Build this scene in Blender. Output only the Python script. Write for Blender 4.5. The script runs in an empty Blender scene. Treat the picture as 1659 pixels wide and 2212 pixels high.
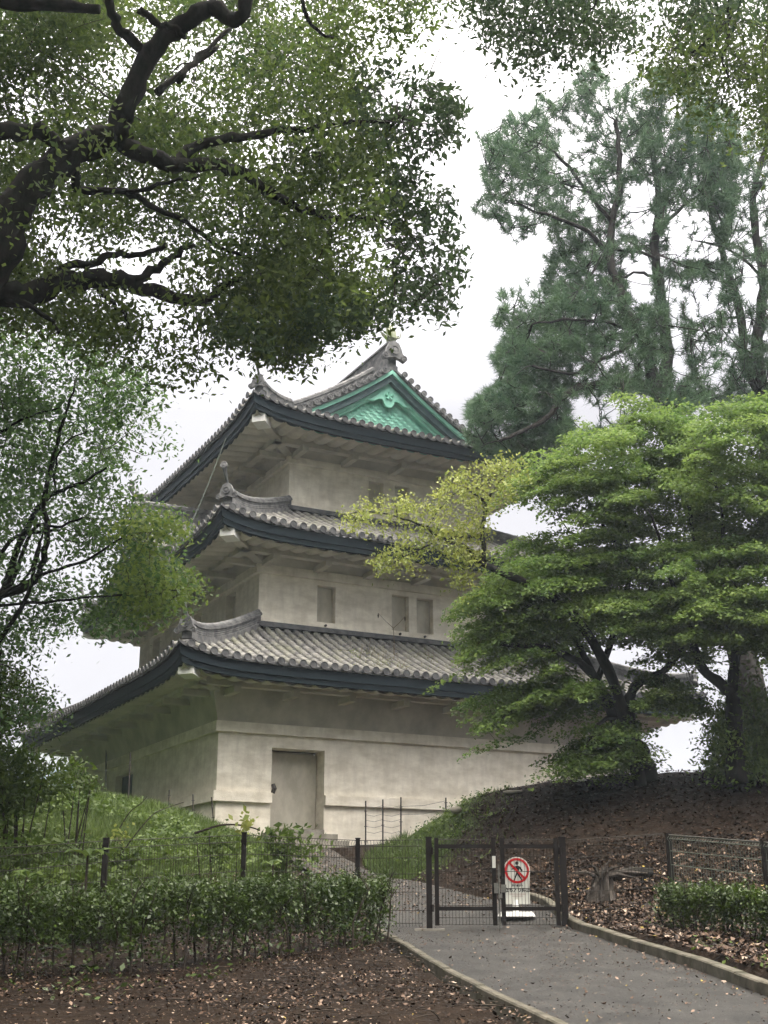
import bpy, math, random
import numpy as np
from mathutils import Vector
random.seed(7); RNG = np.random.default_rng(11)
sc = bpy.context.scene; col = sc.collection
PI = math.pi
# ------------------------------------------------------------------ camera
F = 2666.0; PITCH = math.radians(17.95)
cd = bpy.data.cameras.new("camera"); cam = bpy.data.objects.new("camera", cd); col.objects.link(cam)
cam.location = (0, 0, 0); cam.rotation_euler = (PI/2 + PITCH, 0, 0)
cd.sensor_fit = 'VERTICAL'; cd.sensor_height = 36; cd.lens = 36*F/2212; cd.clip_end = 3000; cd.clip_start = .05
sc.camera = cam
# ------------------------------------------------------------------ overcast sky
SUN_EL, SUN_AZ = math.radians(64), math.radians(128)     # azimuth from +Y towards +X
w = bpy.data.worlds.new("World"); sc.world = w; w.use_nodes = True
nt = w.node_tree; nt.nodes.clear(); N = nt.nodes.new; LK = nt.links.new
out = N('ShaderNodeOutputWorld'); bg = N('ShaderNodeBackground'); LK(bg.outputs[0], out.inputs[0])
sky = N('ShaderNodeTexSky'); sky.sky_type = 'NISHITA'; sky.sun_disc = False; sky.sun_elevation = SUN_EL; sky.sun_rotation = SUN_AZ
sky.air_density = 1.5; sky.dust_density = 6
tc = N('ShaderNodeTexCoord'); mp = N('ShaderNodeMapping'); mp.inputs['Scale'].default_value = (1, 1, 2.2); LK(tc.outputs['Generated'], mp.inputs[0])
cn = N('ShaderNodeTexNoise'); cn.inputs['Scale'].default_value = 1.6; cn.inputs['Detail'].default_value = 4; LK(mp.outputs[0], cn.inputs[0])
cr = N('ShaderNodeValToRGB'); cr.color_ramp.elements[0].position = .3; cr.color_ramp.elements[1].position = .7
cr.color_ramp.elements[0].color = (9.3, 9.0, 9.6, 1); cr.color_ramp.elements[1].color = (12.2, 12.0, 12.6, 1); LK(cn.outputs[0], cr.inputs[0])
# overcast brightening towards the zenith
sx = N('ShaderNodeSeparateXYZ'); LK(tc.outputs['Generated'], sx.inputs[0])
mr = N('ShaderNodeMapRange'); mr.inputs[1].default_value = .38; mr.inputs[2].default_value = 1; mr.inputs[3].default_value = .66; mr.inputs[4].default_value = 5.2; LK(sx.outputs[2], mr.inputs[0])
# thinner cloud around the hidden sun, behind the camera
sdv = N('ShaderNodeVectorMath'); sdv.operation = 'DOT_PRODUCT'; LK(tc.outputs['Generated'], sdv.inputs[0])
sdv.inputs[1].default_value = (math.sin(SUN_AZ)*math.cos(SUN_EL), math.cos(SUN_AZ)*math.cos(SUN_EL), math.sin(SUN_EL))
smr = N('ShaderNodeMapRange'); smr.interpolation_type = 'SMOOTHSTEP'; smr.inputs[1].default_value = .35; smr.inputs[2].default_value = 1.; smr.inputs[3].default_value = 1.; smr.inputs[4].default_value = 2.0; LK(sdv.outputs['Value'], smr.inputs[0])
smu = N('ShaderNodeMath'); smu.operation = 'MULTIPLY'; LK(mr.outputs[0], smu.inputs[0]); LK(smr.outputs[0], smu.inputs[1])
sc_ = N('ShaderNodeVectorMath'); sc_.operation = 'SCALE'; LK(cr.outputs[0], sc_.inputs[0]); LK(smu.outputs[0], sc_.inputs[3])
wm = N('ShaderNodeMapRange'); wm.inputs[1].default_value = .45; wm.inputs[2].default_value = .9; LK(sx.outputs[2], wm.inputs[0])
wc = N('ShaderNodeMix'); wc.data_type = 'RGBA'; wc.inputs[6].default_value = (1, 1, 1, 1); wc.inputs[7].default_value = (1.06, 1., .86, 1); LK(wm.outputs[0], wc.inputs[0])
wv = N('ShaderNodeVectorMath'); wv.operation = 'MULTIPLY'; LK(sc_.outputs[0], wv.inputs[0]); LK(wc.outputs[2], wv.inputs[1])
mx = N('ShaderNodeMix'); mx.data_type = 'RGBA'; mx.inputs[0].default_value = .95; LK(sky.outputs[0], mx.inputs[6]); LK(wv.outputs[0], mx.inputs[7])
LK(mx.outputs[2], bg.inputs[0]); bg.inputs[1].default_value = .064
sd = bpy.data.lights.new("sun", 'SUN'); sun = bpy.data.objects.new("sun", sd); col.objects.link(sun)
sd.energy = 1.2; sd.angle = math.radians(25); sd.color = (1, .93, .82)
dv = Vector((math.sin(SUN_AZ)*math.cos(SUN_EL), math.cos(SUN_AZ)*math.cos(SUN_EL), math.sin(SUN_EL)))
sun.rotation_euler = dv.to_track_quat('Z', 'Y').to_euler(); sun.location = dv*60
sc.view_settings.view_transform = 'Standard'; sc.view_settings.look = 'None'
sc.view_settings.exposure = 0.95; sc.view_settings.gamma = 1
sc.cycles.max_bounces = 6; sc.cycles.transparent_max_bounces = 4; sc.cycles.transmission_bounces = 3; sc.cycles.diffuse_bounces = 4
# ------------------------------------------------------------------ helpers
def ray(x, y):
    u = (x-829.5)/F; v = (1106-y)/F
    r = np.array([u, math.cos(PITCH)-v*math.sin(PITCH), math.sin(PITCH)+v*math.cos(PITCH)]); return r/r[1]
def at(x, y, Y): return ray(x, y)*Y
def rays(P):
    P = np.asarray(P, float); u = (P[:, 0]-829.5)/F; v = (1106-P[:, 1])/F
    r = np.stack([u, math.cos(PITCH)-v*math.sin(PITCH), math.sin(PITCH)+v*math.cos(PITCH)], 1); return r/r[:, 1:2]
class MB:
    def __init__(s): s.v = []; s.f = []; s.mi = []; s.cur = 0
    def add(s, vs, fs):
        b = len(s.v); s.v.extend([tuple(map(float, p)) for p in vs]); s.f.extend([tuple(b+i for i in f) for f in fs]); s.mi.extend([s.cur]*len(fs))
    def quad(s, *p): s.add(p, [tuple(range(len(p)))])
    def box(s, o, ax, ay, az):
        o, ax, ay, az = (np.asarray(q, float) for q in (o, ax, ay, az))
        p = [o, o+ax, o+ax+ay, o+ay, o+az, o+ax+az, o+ax+ay+az, o+ay+az]
        s.add(p, [(3, 2, 1, 0), (4, 5, 6, 7), (0, 1, 5, 4), (1, 2, 6, 5), (2, 3, 7, 6), (3, 0, 4, 7)])
    def tube(s, pts, rad, n=6, cap=True):
        pts = [np.asarray(p, float) for p in pts]; m = len(pts)
        if not hasattr(rad, '__len__'): rad = [rad]*m
        vs = []; prev = None
        for i, p in enumerate(pts):
            t = pts[min(i+1, m-1)]-pts[max(i-1, 0)]; t = t/(np.linalg.norm(t)+1e-9)
            if prev is None:
                a = np.cross(t, [0, 0, 1.]);
                if np.linalg.norm(a) < .1: a = np.cross(t, [1., 0, 0])
            else: a = prev-t*(prev@t)
            a /= np.linalg.norm(a)+1e-9; prev = a; b = np.cross(t, a)
            for k in range(n):
                q = 2*PI*k/n; vs.append(p+rad[i]*(math.cos(q)*a+math.sin(q)*b))
        fs = [(i*n+k, i*n+(k+1) % n, (i+1)*n+(k+1) % n, (i+1)*n+k) for i in range(m-1) for k in range(n)]
        if cap: fs += [tuple(range(n-1, -1, -1)), tuple((m-1)*n+k for k in range(n))]
        s.add(vs, fs)
    def sweep(s, pts, prof, side):
        """prof: list of (offset along side, height)"""
        n = len(prof); vs = []
        for i, p in enumerate(pts):
            sv = side[i] if isinstance(side, list) else side
            for (o, h) in prof: vs.append(np.asarray(p)+np.asarray(sv)*o+np.array([0, 0, h]))
        m = len(pts)
        fs = [(i*n+k, i*n+(k+1) % n, (i+1)*n+(k+1) % n, (i+1)*n+k) for i in range(m-1) for k in range(n)]
        fs += [tuple(range(n-1, -1, -1)), tuple((m-1)*n+k for k in range(n))]
        s.add(vs, fs)
    def build(s, name, m, parent=None, smooth=False):
        ms = m if isinstance(m, (list, tuple)) else [m]
        o = mesh_obj(name, np.array(s.v), s.f, ms[0], parent, smooth)
        if len(ms) > 1:
            for q in ms[1:]: o.data.materials.append(q)
            o.data.polygons.foreach_set('material_index', s.mi)
        return o
def base_of(parent):
    b = np.zeros(3)
    while parent is not None: b += np.array(parent.location); parent = parent.parent
    return b
def mesh_obj(name, v, faces, m, parent=None, smooth=False, attr=None, loc=None):
    me = bpy.data.meshes.new(name)
    off = base_of(parent) + (np.array(loc) if loc is not None else 0)
    v = np.asarray(v, float)-off
    if isinstance(faces, np.ndarray):
        k = faces.shape[1]; me.vertices.add(len(v)); me.vertices.foreach_set('co', v.ravel().astype(np.float32))
        me.loops.add(faces.size); me.loops.foreach_set('vertex_index', faces.ravel().astype(np.int32))
        me.polygons.add(len(faces)); me.polygons.foreach_set('loop_start', np.arange(0, faces.size, k, dtype=np.int32))
        me.update(calc_edges=True)
    else:
        me.from_pydata([tuple(p) for p in v], [], faces); me.update()
    if attr is not None:
        dom, vals = attr; a = me.attributes.new('v', 'FLOAT', dom); a.data.foreach_set('value', np.asarray(vals, np.float32))
    if smooth: me.polygons.foreach_set('use_smooth', [True]*len(me.polygons))
    if m: me.materials.append(m)
    o = bpy.data.objects.new(name, me); col.objects.link(o)
    if parent is not None: o.parent = parent
    if loc is not None: o.location = loc
    return o
def tag(o, label=None, cat=None, group=None, kind=None):
    for k, x in (('label', label), ('category', cat), ('group', group), ('kind', kind)):
        if x: o[k] = x
    return o
def empty(name, loc, label, cat, group=None):
    o = bpy.data.objects.new(name, None); o.location = tuple(float(q) for q in loc); o.empty_display_size = .3; col.objects.link(o)
    return tag(o, label, cat, group)
# ------------------------------------------------------------------ materials
def mat(name, ca, cb=None, scale=2., rough=.8, bump=0., bscale=20., spec=.3, metal=0., stretch=(1, 1, 1), streak=None, attr=False, transl=0., lo=.35, hi=.65):
    m = bpy.data.materials.new(name); m.use_nodes = True; t = m.node_tree; n = t.nodes; L = t.links; n.clear()
    o = n.new('ShaderNodeOutputMaterial'); p = n.new('ShaderNodeBsdfPrincipled')
    p.inputs['Roughness'].default_value = rough; p.inputs['Metallic'].default_value = metal; p.inputs['Specular IOR Level'].default_value = spec
    c = n.new('ShaderNodeTexCoord'); mpn = n.new('ShaderNodeMapping'); mpn.inputs['Scale'].default_value = stretch; L.new(c.outputs['Object'], mpn.inputs[0])
    colout = None
    if cb is not None:
        nz = n.new('ShaderNodeTexNoise'); nz.inputs['Scale'].default_value = scale; nz.inputs['Detail'].default_value = 5; nz.inputs['Roughness'].default_value = .62
        L.new(mpn.outputs[0], nz.inputs[0])
        r = n.new('ShaderNodeValToRGB'); r.color_ramp.elements[0].position = lo; r.color_ramp.elements[1].position = hi
        r.color_ramp.elements[0].color = (*ca, 1); r.color_ramp.elements[1].color = (*cb, 1)
        if attr:
            a = n.new('ShaderNodeAttribute'); a.attribute_name = 'v'
            ad = n.new('ShaderNodeMath'); ad.operation = 'MULTIPLY_ADD'; ad.inputs[1].default_value = .5
            sb = n.new('ShaderNodeMath'); sb.operation = 'MULTIPLY_ADD'; sb.inputs[1].default_value = .75; sb.inputs[2].default_value = -.1
            L.new(nz.outputs[0], sb.inputs[0]); L.new(a.outputs['Fac'], ad.inputs[0]); L.new(sb.outputs[0], ad.inputs[2]); L.new(ad.outputs[0], r.inputs[0])
            r.color_ramp.elements[0].position = .18; r.color_ramp.elements[1].position = .85
        else: L.new(nz.outputs[0], r.inputs[0])
        colout = r.outputs[0]
        if streak:
            sc2, sstr, scol, samt = streak
            m2 = n.new('ShaderNodeMapping'); m2.inputs['Scale'].default_value = sstr; L.new(c.outputs['Object'], m2.inputs[0])
            z2 = n.new('ShaderNodeTexNoise'); z2.inputs['Scale'].default_value = sc2; z2.inputs['Detail'].default_value = 6; z2.inputs['Roughness'].default_value = .65; L.new(m2.outputs[0], z2.inputs[0])
            r2 = n.new('ShaderNodeMapRange'); r2.inputs[1].default_value = .45; r2.inputs[2].default_value = .75; r2.inputs[4].default_value = samt; L.new(z2.outputs[0], r2.inputs[0])
            mm = n.new('ShaderNodeMix'); mm.data_type = 'RGBA'; L.new(r2.outputs[0], mm.inputs[0]); L.new(colout, mm.inputs[6]); mm.inputs[7].default_value = (*scol, 1); colout = mm.outputs[2]
        L.new(colout, p.inputs['Base Color'])
    else: p.inputs['Base Color'].default_value = (*ca, 1)
    if bump:
        b = n.new('ShaderNodeBump'); b.inputs['Strength'].default_value = bump; b.inputs['Distance'].default_value = .02
        z = n.new('ShaderNodeTexNoise'); z.inputs['Scale'].default_value = bscale; z.inputs['Detail'].default_value = 6; L.new(mpn.outputs[0], z.inputs[0]); L.new(z.outputs[0], b.inputs['Height']); L.new(b.outputs[0], p.inputs['Normal'])
    if transl:
        tr = n.new('ShaderNodeBsdfTranslucent'); ms = n.new('ShaderNodeMixShader'); ms.inputs[0].default_value = transl
        if colout is not None: L.new(colout, tr.inputs[0])
        else: tr.inputs[0].default_value = (*ca, 1)
        L.new(p.outputs[0], ms.inputs[1]); L.new(tr.outputs[0], ms.inputs[2]); L.new(ms.outputs[0], o.inputs[0])
    else: L.new(p.outputs[0], o.inputs[0])
    return m
M = {}
M['plaster'] = mat('plaster', (.63, .575, .465), (.84, .785, .665), 1.8, .9, .35, 30, stretch=(1, 1, 2.2), streak=(1.6, (3.0, 3.0, .6), (.40, .355, .28), .38))
M['shutter'] = mat('shutter', (.40, .37, .295), (.56, .52, .425), 2.5, .85, .3, 25, stretch=(1, 1, .6))
M['plaster_white'] = mat('plaster_white', (.62, .61, .56), (.75, .74, .70), 3, .85, .1, 30)
M['plaster_eave_shade'] = mat('plaster_eave_shade', (.38, .355, .295), (.54, .505, .42), 1.5, .9, .2, 20)  # darker than the wall plaster: shade under the eaves put into the colour
M['tile'] = mat('tile', (.07, .069, .066), (.22, .214, .196), 3.2, .6, .25, 25, streak=(1.6, (1, 1, 1), (.10, .11, .05), .6))
M['tile_dark'] = mat('tile_dark', (.035, .036, .038), (.10, .10, .10), 4, .6, .25, 25)
M['tile_ridge'] = mat('tile_ridge', (.055, .056, .058), (.17, .17, .165), 5, .6, .3, 30)
M['fascia'] = mat('fascia', (.005, .013, .018), (.012, .024, .030), 3, .6, .1, 20, stretch=(1, 1, 4), spec=.2)
M['copper'] = mat('copper_patina', (.19, .49, .37), (.30, .62, .49), 3, .6, .15, 25, streak=(2, (1, 1, .4), (.10, .30, .23), .5))
M['copper_dark'] = mat('copper_dark', (.03, .06, .065), (.06, .10, .10), 4, .7, .2, 20)  # on the verge band this dark tone is painted recess shade
M['bronze'] = mat('bronze', (.14, .17, .09), (.28, .30, .20), 6, .6, .2, 20)
M['iron'] = mat('iron', (.02, .016, .014), (.045, .035, .03), 8, .5, .1, 40)
M['fence'] = mat('fence_paint', (.008, .006, .005), (.013, .010, .008), 6, .6, .05, 40, spec=.2)
M['wire'] = mat('wire', (.016, .014, .011), (.03, .026, .02), 6, .6, spec=.2)
M['wire_green'] = mat('wire_green', (.05, .07, .05), (.12, .14, .11), 6, .5, spec=.4)
M['steel'] = mat('galvanised', (.07, .07, .06), (.15, .15, .13), 10, .6, spec=.3)
M['stone'] = mat('stone', (.16, .15, .12), (.28, .26, .22), 4, .85, .4, 15)
M['kerb'] = mat('kerb_concrete', (.05, .045, .032), (.125, .112, .085), 5, .85, .5, 20, streak=(3, (1, 1, 1), (.035, .04, .018), .6))
M['white'] = mat('white_paint', (.72, .72, .68), (.8, .8, .77), 5, .5)
M['sign_board'] = mat('sign_board', (.50, .51, .45), (.58, .58, .52), 4, .5); M['black'] = mat('black_ink', (.01, .01, .01)); M['red'] = mat('red_ink', (.42, .012, .015), rough=.5)
M['pink'] = mat('faded_ink', (.34, .20, .18)); M['grey'] = mat('grey_ink', (.42, .42, .38))
M['bark'] = mat('bark', (.007, .0065, .006), (.028, .025, .020), 5, .95, .8, 22, stretch=(1, 1, .35), streak=(4, (1, 1, 1), (.02, .032, .015), .4), spec=.15)
M['bark_pine'] = mat('bark_pine', (.014, .013, .012), (.042, .038, .033), 6, .95, .8, 18, stretch=(1, 1, .4), spec=.1)
M['twig'] = mat('twig', (.018, .013, .009), (.04, .03, .02), 6, .9)
M['leaf_camphor'] = mat('leaf_camphor', (.026, .062, .018), (.16, .215, .048), .35, .5, attr=True, transl=.56, spec=.25)
M['leaf_overhang'] = mat('leaf_overhang', (.03, .062, .03), (.10, .15, .055), .6, .5, attr=True, transl=.45, spec=.3)
M['leaf_left'] = mat('leaf_left', (.035, .085, .03), (.15, .24, .07), .5, .5, attr=True, transl=.5, spec=.3)
M['leaf_maple'] = mat('leaf_maple', (.04, .095, .022), (.195, .27, .065), .6, .6, attr=True, transl=.5, spec=.2)
M['leaf_yellow'] = mat('leaf_yellow', (.13, .19, .04), (.34, .36, .09), 1.2, .55, attr=True, transl=.4)
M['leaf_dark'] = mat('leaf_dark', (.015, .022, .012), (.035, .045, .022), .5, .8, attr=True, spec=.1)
M['leaf_light'] = mat('leaf_light', (.10, .17, .035), (.30, .38, .09), .8, .5, attr=True, transl=.5, spec=.3)
M['needle'] = mat('needle', (.035, .09, .048), (.135, .215, .105), .5, .6, attr=True, transl=.3)
M['leaf_hedge'] = mat('leaf_hedge', (.009, .024, .005), (.075, .12, .016), 1.5, .35, attr=True, transl=.25, spec=.45)
M['leaf_bush'] = mat('leaf_bush', (.025, .055, .011), (.13, .185, .035), .8, .5, attr=True, transl=.4, spec=.25)
M['grass'] = mat('grass', (.04, .068, .016), (.125, .175, .045), 1.2, .7, attr=True, transl=.3)
M['weed'] = mat('weed', (.10, .06, .035), (.16, .22, .07), 1.5, .7, attr=True, transl=.3)
M['wood_dead'] = mat('wood_dead', (.012, .010, .008), (.09, .078, .066), 9, .9, .9, 16, stretch=(1, 1, .25), spec=.1)
M['asphalt'] = mat('asphalt', (.012, .0115, .010), (.044, .042, .037), 2.4, .42, .9, 160, spec=.4, streak=(16, (1, 1, 1), (.08, .076, .066), .55))
M['office'] = mat('office_wall', (.40, .43, .46), (.47, .49, .51), .3, .6); M['glass'] = mat('window_glass', (.26, .33, .38), rough=.3)
# fallen leaf colours through a per-leaf value
def litter_mat(nm='fallen_leaf', stops=None):
    m = bpy.data.materials.new(nm); m.use_nodes = True; n = m.node_tree.nodes; L = m.node_tree.links
    p = n['Principled BSDF']; p.inputs['Roughness'].default_value = .55; p.inputs['Specular IOR Level'].default_value = .18
    a = n.new('ShaderNodeAttribute'); a.attribute_name = 'v'; r = n.new('ShaderNodeValToRGB'); r.color_ramp.interpolation = 'CONSTANT'
    stops = stops or [(0, (.014, .009, .006)), (.35, (.034, .019, .011)), (.60, (.06, .034, .02)), (.78, (.10, .062, .04)), (.88, (.20, .14, .10)), (.94, (.32, .25, .19)), (.985, (.28, .21, .05))]
    e = r.color_ramp.elements; e[0].position, e[0].color = stops[0][0], (*stops[0][1], 1); e[1].position, e[1].color = stops[1][0], (*stops[1][1], 1)
    for q, c in stops[2:]: k = e.new(q); k.color = (*c, 1)
    L.new(a.outputs['Fac'], r.inputs[0]); L.new(r.outputs[0], p.inputs['Base Color']); return m
M['litter'] = litter_mat()
def ground_mat():
    m = bpy.data.materials.new('soil'); m.use_nodes = True; n = m.node_tree.nodes; L = m.node_tree.links
    p = n['Principled BSDF']; p.inputs['Roughness'].default_value = .85; p.inputs['Specular IOR Level'].default_value = .08
    c = n.new('ShaderNodeTexCoord'); z = n.new('ShaderNodeTexNoise'); z.inputs['Scale'].default_value = 3.; z.inputs['Detail'].default_value = 8; z.inputs['Roughness'].default_value = .7; L.new(c.outputs['Object'], z.inputs[0])
    r = n.new('ShaderNodeValToRGB'); r.color_ramp.elements[0].position = .3; r.color_ramp.elements[1].position = .7
    r.color_ramp.elements[0].color = (.006, .0038, .0022, 1); r.color_ramp.elements[1].color = (.023, .015, .0095, 1); L.new(z.outputs[0], r.inputs[0])
    g = n.new('ShaderNodeValToRGB'); g.color_ramp.elements[0].color = (.018, .03, .010, 1); g.color_ramp.elements[1].color = (.06, .085, .028, 1); L.new(z.outputs[0], g.inputs[0])
    a = n.new('ShaderNodeAttribute'); a.attribute_name = 'v'
    z2 = n.new('ShaderNodeTexNoise'); z2.inputs['Scale'].default_value = 2.; z2.inputs['Detail'].default_value = 6; L.new(c.outputs['Object'], z2.inputs[0])
    ad = n.new('ShaderNodeMath'); ad.operation = 'ADD'; L.new(a.outputs['Fac'], ad.inputs[0]); L.new(z2.outputs[0], ad.inputs[1])
    rm = n.new('ShaderNodeMapRange'); rm.inputs[1].default_value = .85; rm.inputs[2].default_value = 1.1; L.new(ad.outputs[0], rm.inputs[0])
    mm = n.new('ShaderNodeMix'); mm.data_type = 'RGBA'; L.new(rm.outputs[0], mm.inputs[0]); L.new(r.outputs[0], mm.inputs[6]); L.new(g.outputs[0], mm.inputs[7]); L.new(mm.outputs[2], p.inputs['Base Color'])
    b = n.new('ShaderNodeBump'); b.inputs['Strength'].default_value = .8; b.inputs['Distance'].default_value = .05
    z3 = n.new('ShaderNodeTexNoise'); z3.inputs['Scale'].default_value = 14; z3.inputs['Detail'].default_value = 8; L.new(c.outputs['Object'], z3.inputs[0]); L.new(z3.outputs[0], b.inputs['Height']); L.new(b.outputs[0], p.inputs['Normal'])
    return m
M['soil'] = ground_mat()
# ------------------------------------------------------------------ noise
def vnoise(P, s=1., seed=0):
    P = np.asarray(P, float)*s; i = np.floor(P).astype(np.int64); f = P-i; f = f*f*(3-2*f); o = 0
    def h(a): x = (a[:, 0]*73856093) ^ (a[:, 1]*19349663) ^ (a[:, 2]*83492791) ^ (seed*2654435761); x = (x ^ (x >> 13))*1274126177; x = x ^ (x >> 16); return (x & 0xffff)/65535.
    for dx in (0, 1):
        for dy in (0, 1):
            for dz in (0, 1):
                wgt = (f[:, 0] if dx else 1-f[:, 0])*(f[:, 1] if dy else 1-f[:, 1])*(f[:, 2] if dz else 1-f[:, 2]); o = o+wgt*h(i+np.array([dx, dy, dz]))
    return o
# ------------------------------------------------------------------ ground
def plane(y): return -1.5+.075*np.asarray(y, float)
CT = []
for y in (-4, 4, 9, 12, 15): CT += [(x, y, plane(y)) for x in (-12, -6, -2, 1)]
CT += [(x, 16.8, -.24) for x in (.1, 1, 2.2)] + [(-3, 16.2, -.32), (-6, 15, -.35)]
for y in (-4, 4, 9, 12, 15): CT += [(3.6, y, plane(y)+.16), (6, y, plane(y)+.25), (12, y, plane(y)+.35)]
CT += [(2.9, 17.2, -.06), (4.5, 17.5, .12), (7, 17.5, .3), (12, 17.5, .6)]
def C3(x, y, Y): p = at(x, y, Y); CT.append(tuple(p))
# bank to the right of the path, up to its crest
for a_ in ((1100, 1958, 18.2), (1290, 1950, 18.6), (1500, 1930, 19), (1250, 1800, 22), (1450, 1780, 22.), (1650, 1800, 21.5), (1050, 1860, 22.5), (1040, 1760, 24.6), (950, 1850, 24.8), (880, 1848, 26.3),
           (1000, 1740, 25.2), (1100, 1712, 25.2), (1200, 1690, 25.2), (1290, 1680, 25.2), (1420, 1670, 25.2), (1530, 1666, 25.2), (1659, 1660, 25.2), (1900, 1640, 25.2), (900, 1790, 26.6), (845, 1830, 27.6)): C3(*a_)
CT += [(3.5, 28, 2.3), (6, 28, 2.3), (10, 28, 2.2), (14, 31, .5), (8, 34, 1.6), (20, 25, 1.), (1.5, 30.5, 1.7), (4, 32.5, 1.9)]
# path up to the door
CT += [(.9, 19.5, .06), (.1, 22, .38), (-.8, 25, .75), (-1.4, 27.7, 1.05), (-2., 30.5, 1.42), (-1.3, 31.3, 1.5)]
# grassy bank on the left
for a_ in ((500, 1850, 24), (420, 1880, 22), (300, 1850, 22), (120, 1850, 20.5), (560, 1880, 22.), (300, 1900, 19.5), (480, 1800, 28.5), (440, 1776, 28), (350, 1748, 28), (250, 1730, 28), (170, 1722, 28), (60, 1715, 27), (-100, 1700, 26), (0, 1830, 20), (-200, 1760, 20)): C3(*a_)
CT += [(-7, 31, 2.4), (-10, 33, 2.6), (-14, 28, 2.4), (-20, 34, 1), (-12, 44, 2.), (-5, 31, 1.9), (-4.2, 30.3, 1.55)]
CT = np.array(CT)
def tps_fit(C):
    n = len(C); d = np.linalg.norm(C[:, None, :2]-C[None, :, :2], axis=2); K = np.where(d > 0, d*d*np.log(d+1e-12), 0)+np.eye(n)*.35
    P = np.c_[np.ones(n), C[:, :2]]; A = np.zeros((n+3, n+3)); A[:n, :n] = K; A[:n, n:] = P; A[n:, :n] = P.T
    return np.linalg.solve(A, np.r_[C[:, 2], 0, 0, 0])
TW = tps_fit(CT)
LK_ = [(-0.08, 17.3), (0.015, 16.425), (0.194, 15.461), (0.627, 12.681), (0.968, 10.924), (1.18, 9.981), (1.89, 6.5), (3.02, 1), (4.04, -4)]   # left kerb, inner edge
RK_ = [(2.0, 19.4), (2.2, 18.6), (2.387, 16.796), (2.711, 14.946), (3.012, 12.838), (3.168, 10.924), (3.6, 8), (4.7, 4.), (7.6, 0), (9, -4)]
def interp_x(L, y): a = np.array(sorted(L, key=lambda q: q[1])); return np.interp(y, a[:, 1], a[:, 0])
PATH = np.array([(1.2, 17.0, 1.25), (.85, 19.0, 1.0), (.1, 21.5, .8), (-.8, 24.5, .7), (-1.5, 27.5, .7), (-2.0, 30.6, .7)])
def Gz(x, y):
    x = np.atleast_1d(np.asarray(x, float)); y = np.atleast_1d(np.asarray(y, float)); z = np.zeros(len(x))
    for k in range(0, len(x), 20000):
        xs, ys = x[k:k+20000], y[k:k+20000]; d2 = (xs[:, None]-CT[None, :, 0])**2+(ys[:, None]-CT[None, :, 1])**2
        z[k:k+20000] = (np.where(d2 > 0, .5*d2*np.log(d2+1e-12), 0))@TW[:-3]+TW[-3]+TW[-2]*xs+TW[-1]*ys
    z = np.clip(z, -2.2, 3.2)
    r = np.hypot(x-0, y-18); t = np.clip((r-22)/14, 0, 1); t = t*t*(3-2*t); z = z*(1-t)+(-1.6)*t
    # near the building keep ground under control
    pl = plane(y); t = np.clip((16.6-y)/1.5, 0, 1)*np.clip((9-np.abs(x))/3, 0, 1)
    lft = x < interp_x(RK_, y)+.1
    zr = pl+np.where(lft, 0, .13+np.clip((x-interp_x(RK_, y)-.1)/4, 0, 1)*.15)
    return z*(1-t)+zr*t
def G1(x, y): return float(Gz([x], [y])[0])
def on_path(x, y, mg=0.):
    near = (y < 17.3) & (x > interp_x(LK_, y)-mg) & (x < interp_x(RK_, y)+mg)
    cx = np.interp(y, PATH[:, 1], PATH[:, 0]); hw = np.interp(y, PATH[:, 1], PATH[:, 2])
    return near | ((y >= 17.) & (y < 30.7) & (np.abs(x-cx) < hw+mg))
def grassiness(x, y):
    g = np.zeros(len(x))
    g = np.maximum(g, np.clip((-1.5-x-(y-24)*.12)/1.2, 0, 1)*np.clip((y-17)/1.5, 0, 1))       # left bank
    cr_ = np.clip(1-np.abs(y-25.6)/3.4, 0, 1)*np.clip((2.9-x)/2.6, 0, 1)*np.clip((x+.6)/.5, 0, 1)
    g = np.maximum(g, cr_*1.25)
    e = np.clip(1-np.abs((x-interp_x(RK_, y))-.5)/.5, 0, 1)*.25*(y < 17)
    return np.maximum(g, e)
def build_ground():
    ax = np.r_[np.linspace(-1500, -60, 10), np.linspace(-50, -13, 14), np.linspace(-12.5, -6, 24), np.linspace(-5.8, 8, 116), np.linspace(8.3, 14, 20), np.linspace(16, 50, 14), np.linspace(70, 1500, 10)]
    ay = np.r_[np.linspace(-1500, -60, 8), np.linspace(-40, 5, 16), np.linspace(5.5, 8, 6), np.linspace(8.15, 32, 150), np.linspace(33, 60, 20), np.linspace(80, 2500, 12)]
    X, Y = np.meshgrid(ax, ay); x, y = X.ravel(), Y.ravel(); z = Gz(x, y)
    z = z+(vnoise(np.c_[x, y, x*0], 1.7, 3)-.5)*.07*(np.hypot(x, y-18) < 30)
    z = np.where(on_path(x, y, .22), z-.09, z)
    n, m_ = len(ax), len(ay); i = np.arange(n*m_).reshape(m_, n)
    f = np.stack([i[:-1, :-1], i[:-1, 1:], i[1:, 1:], i[1:, :-1]], -1).reshape(-1, 4)
    o = mesh_obj('ground', np.c_[x, y, z], f, M['soil'], smooth=True, attr=('POINT', grassiness(x, y))); tag(o, kind='structure')
build_ground()
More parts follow.
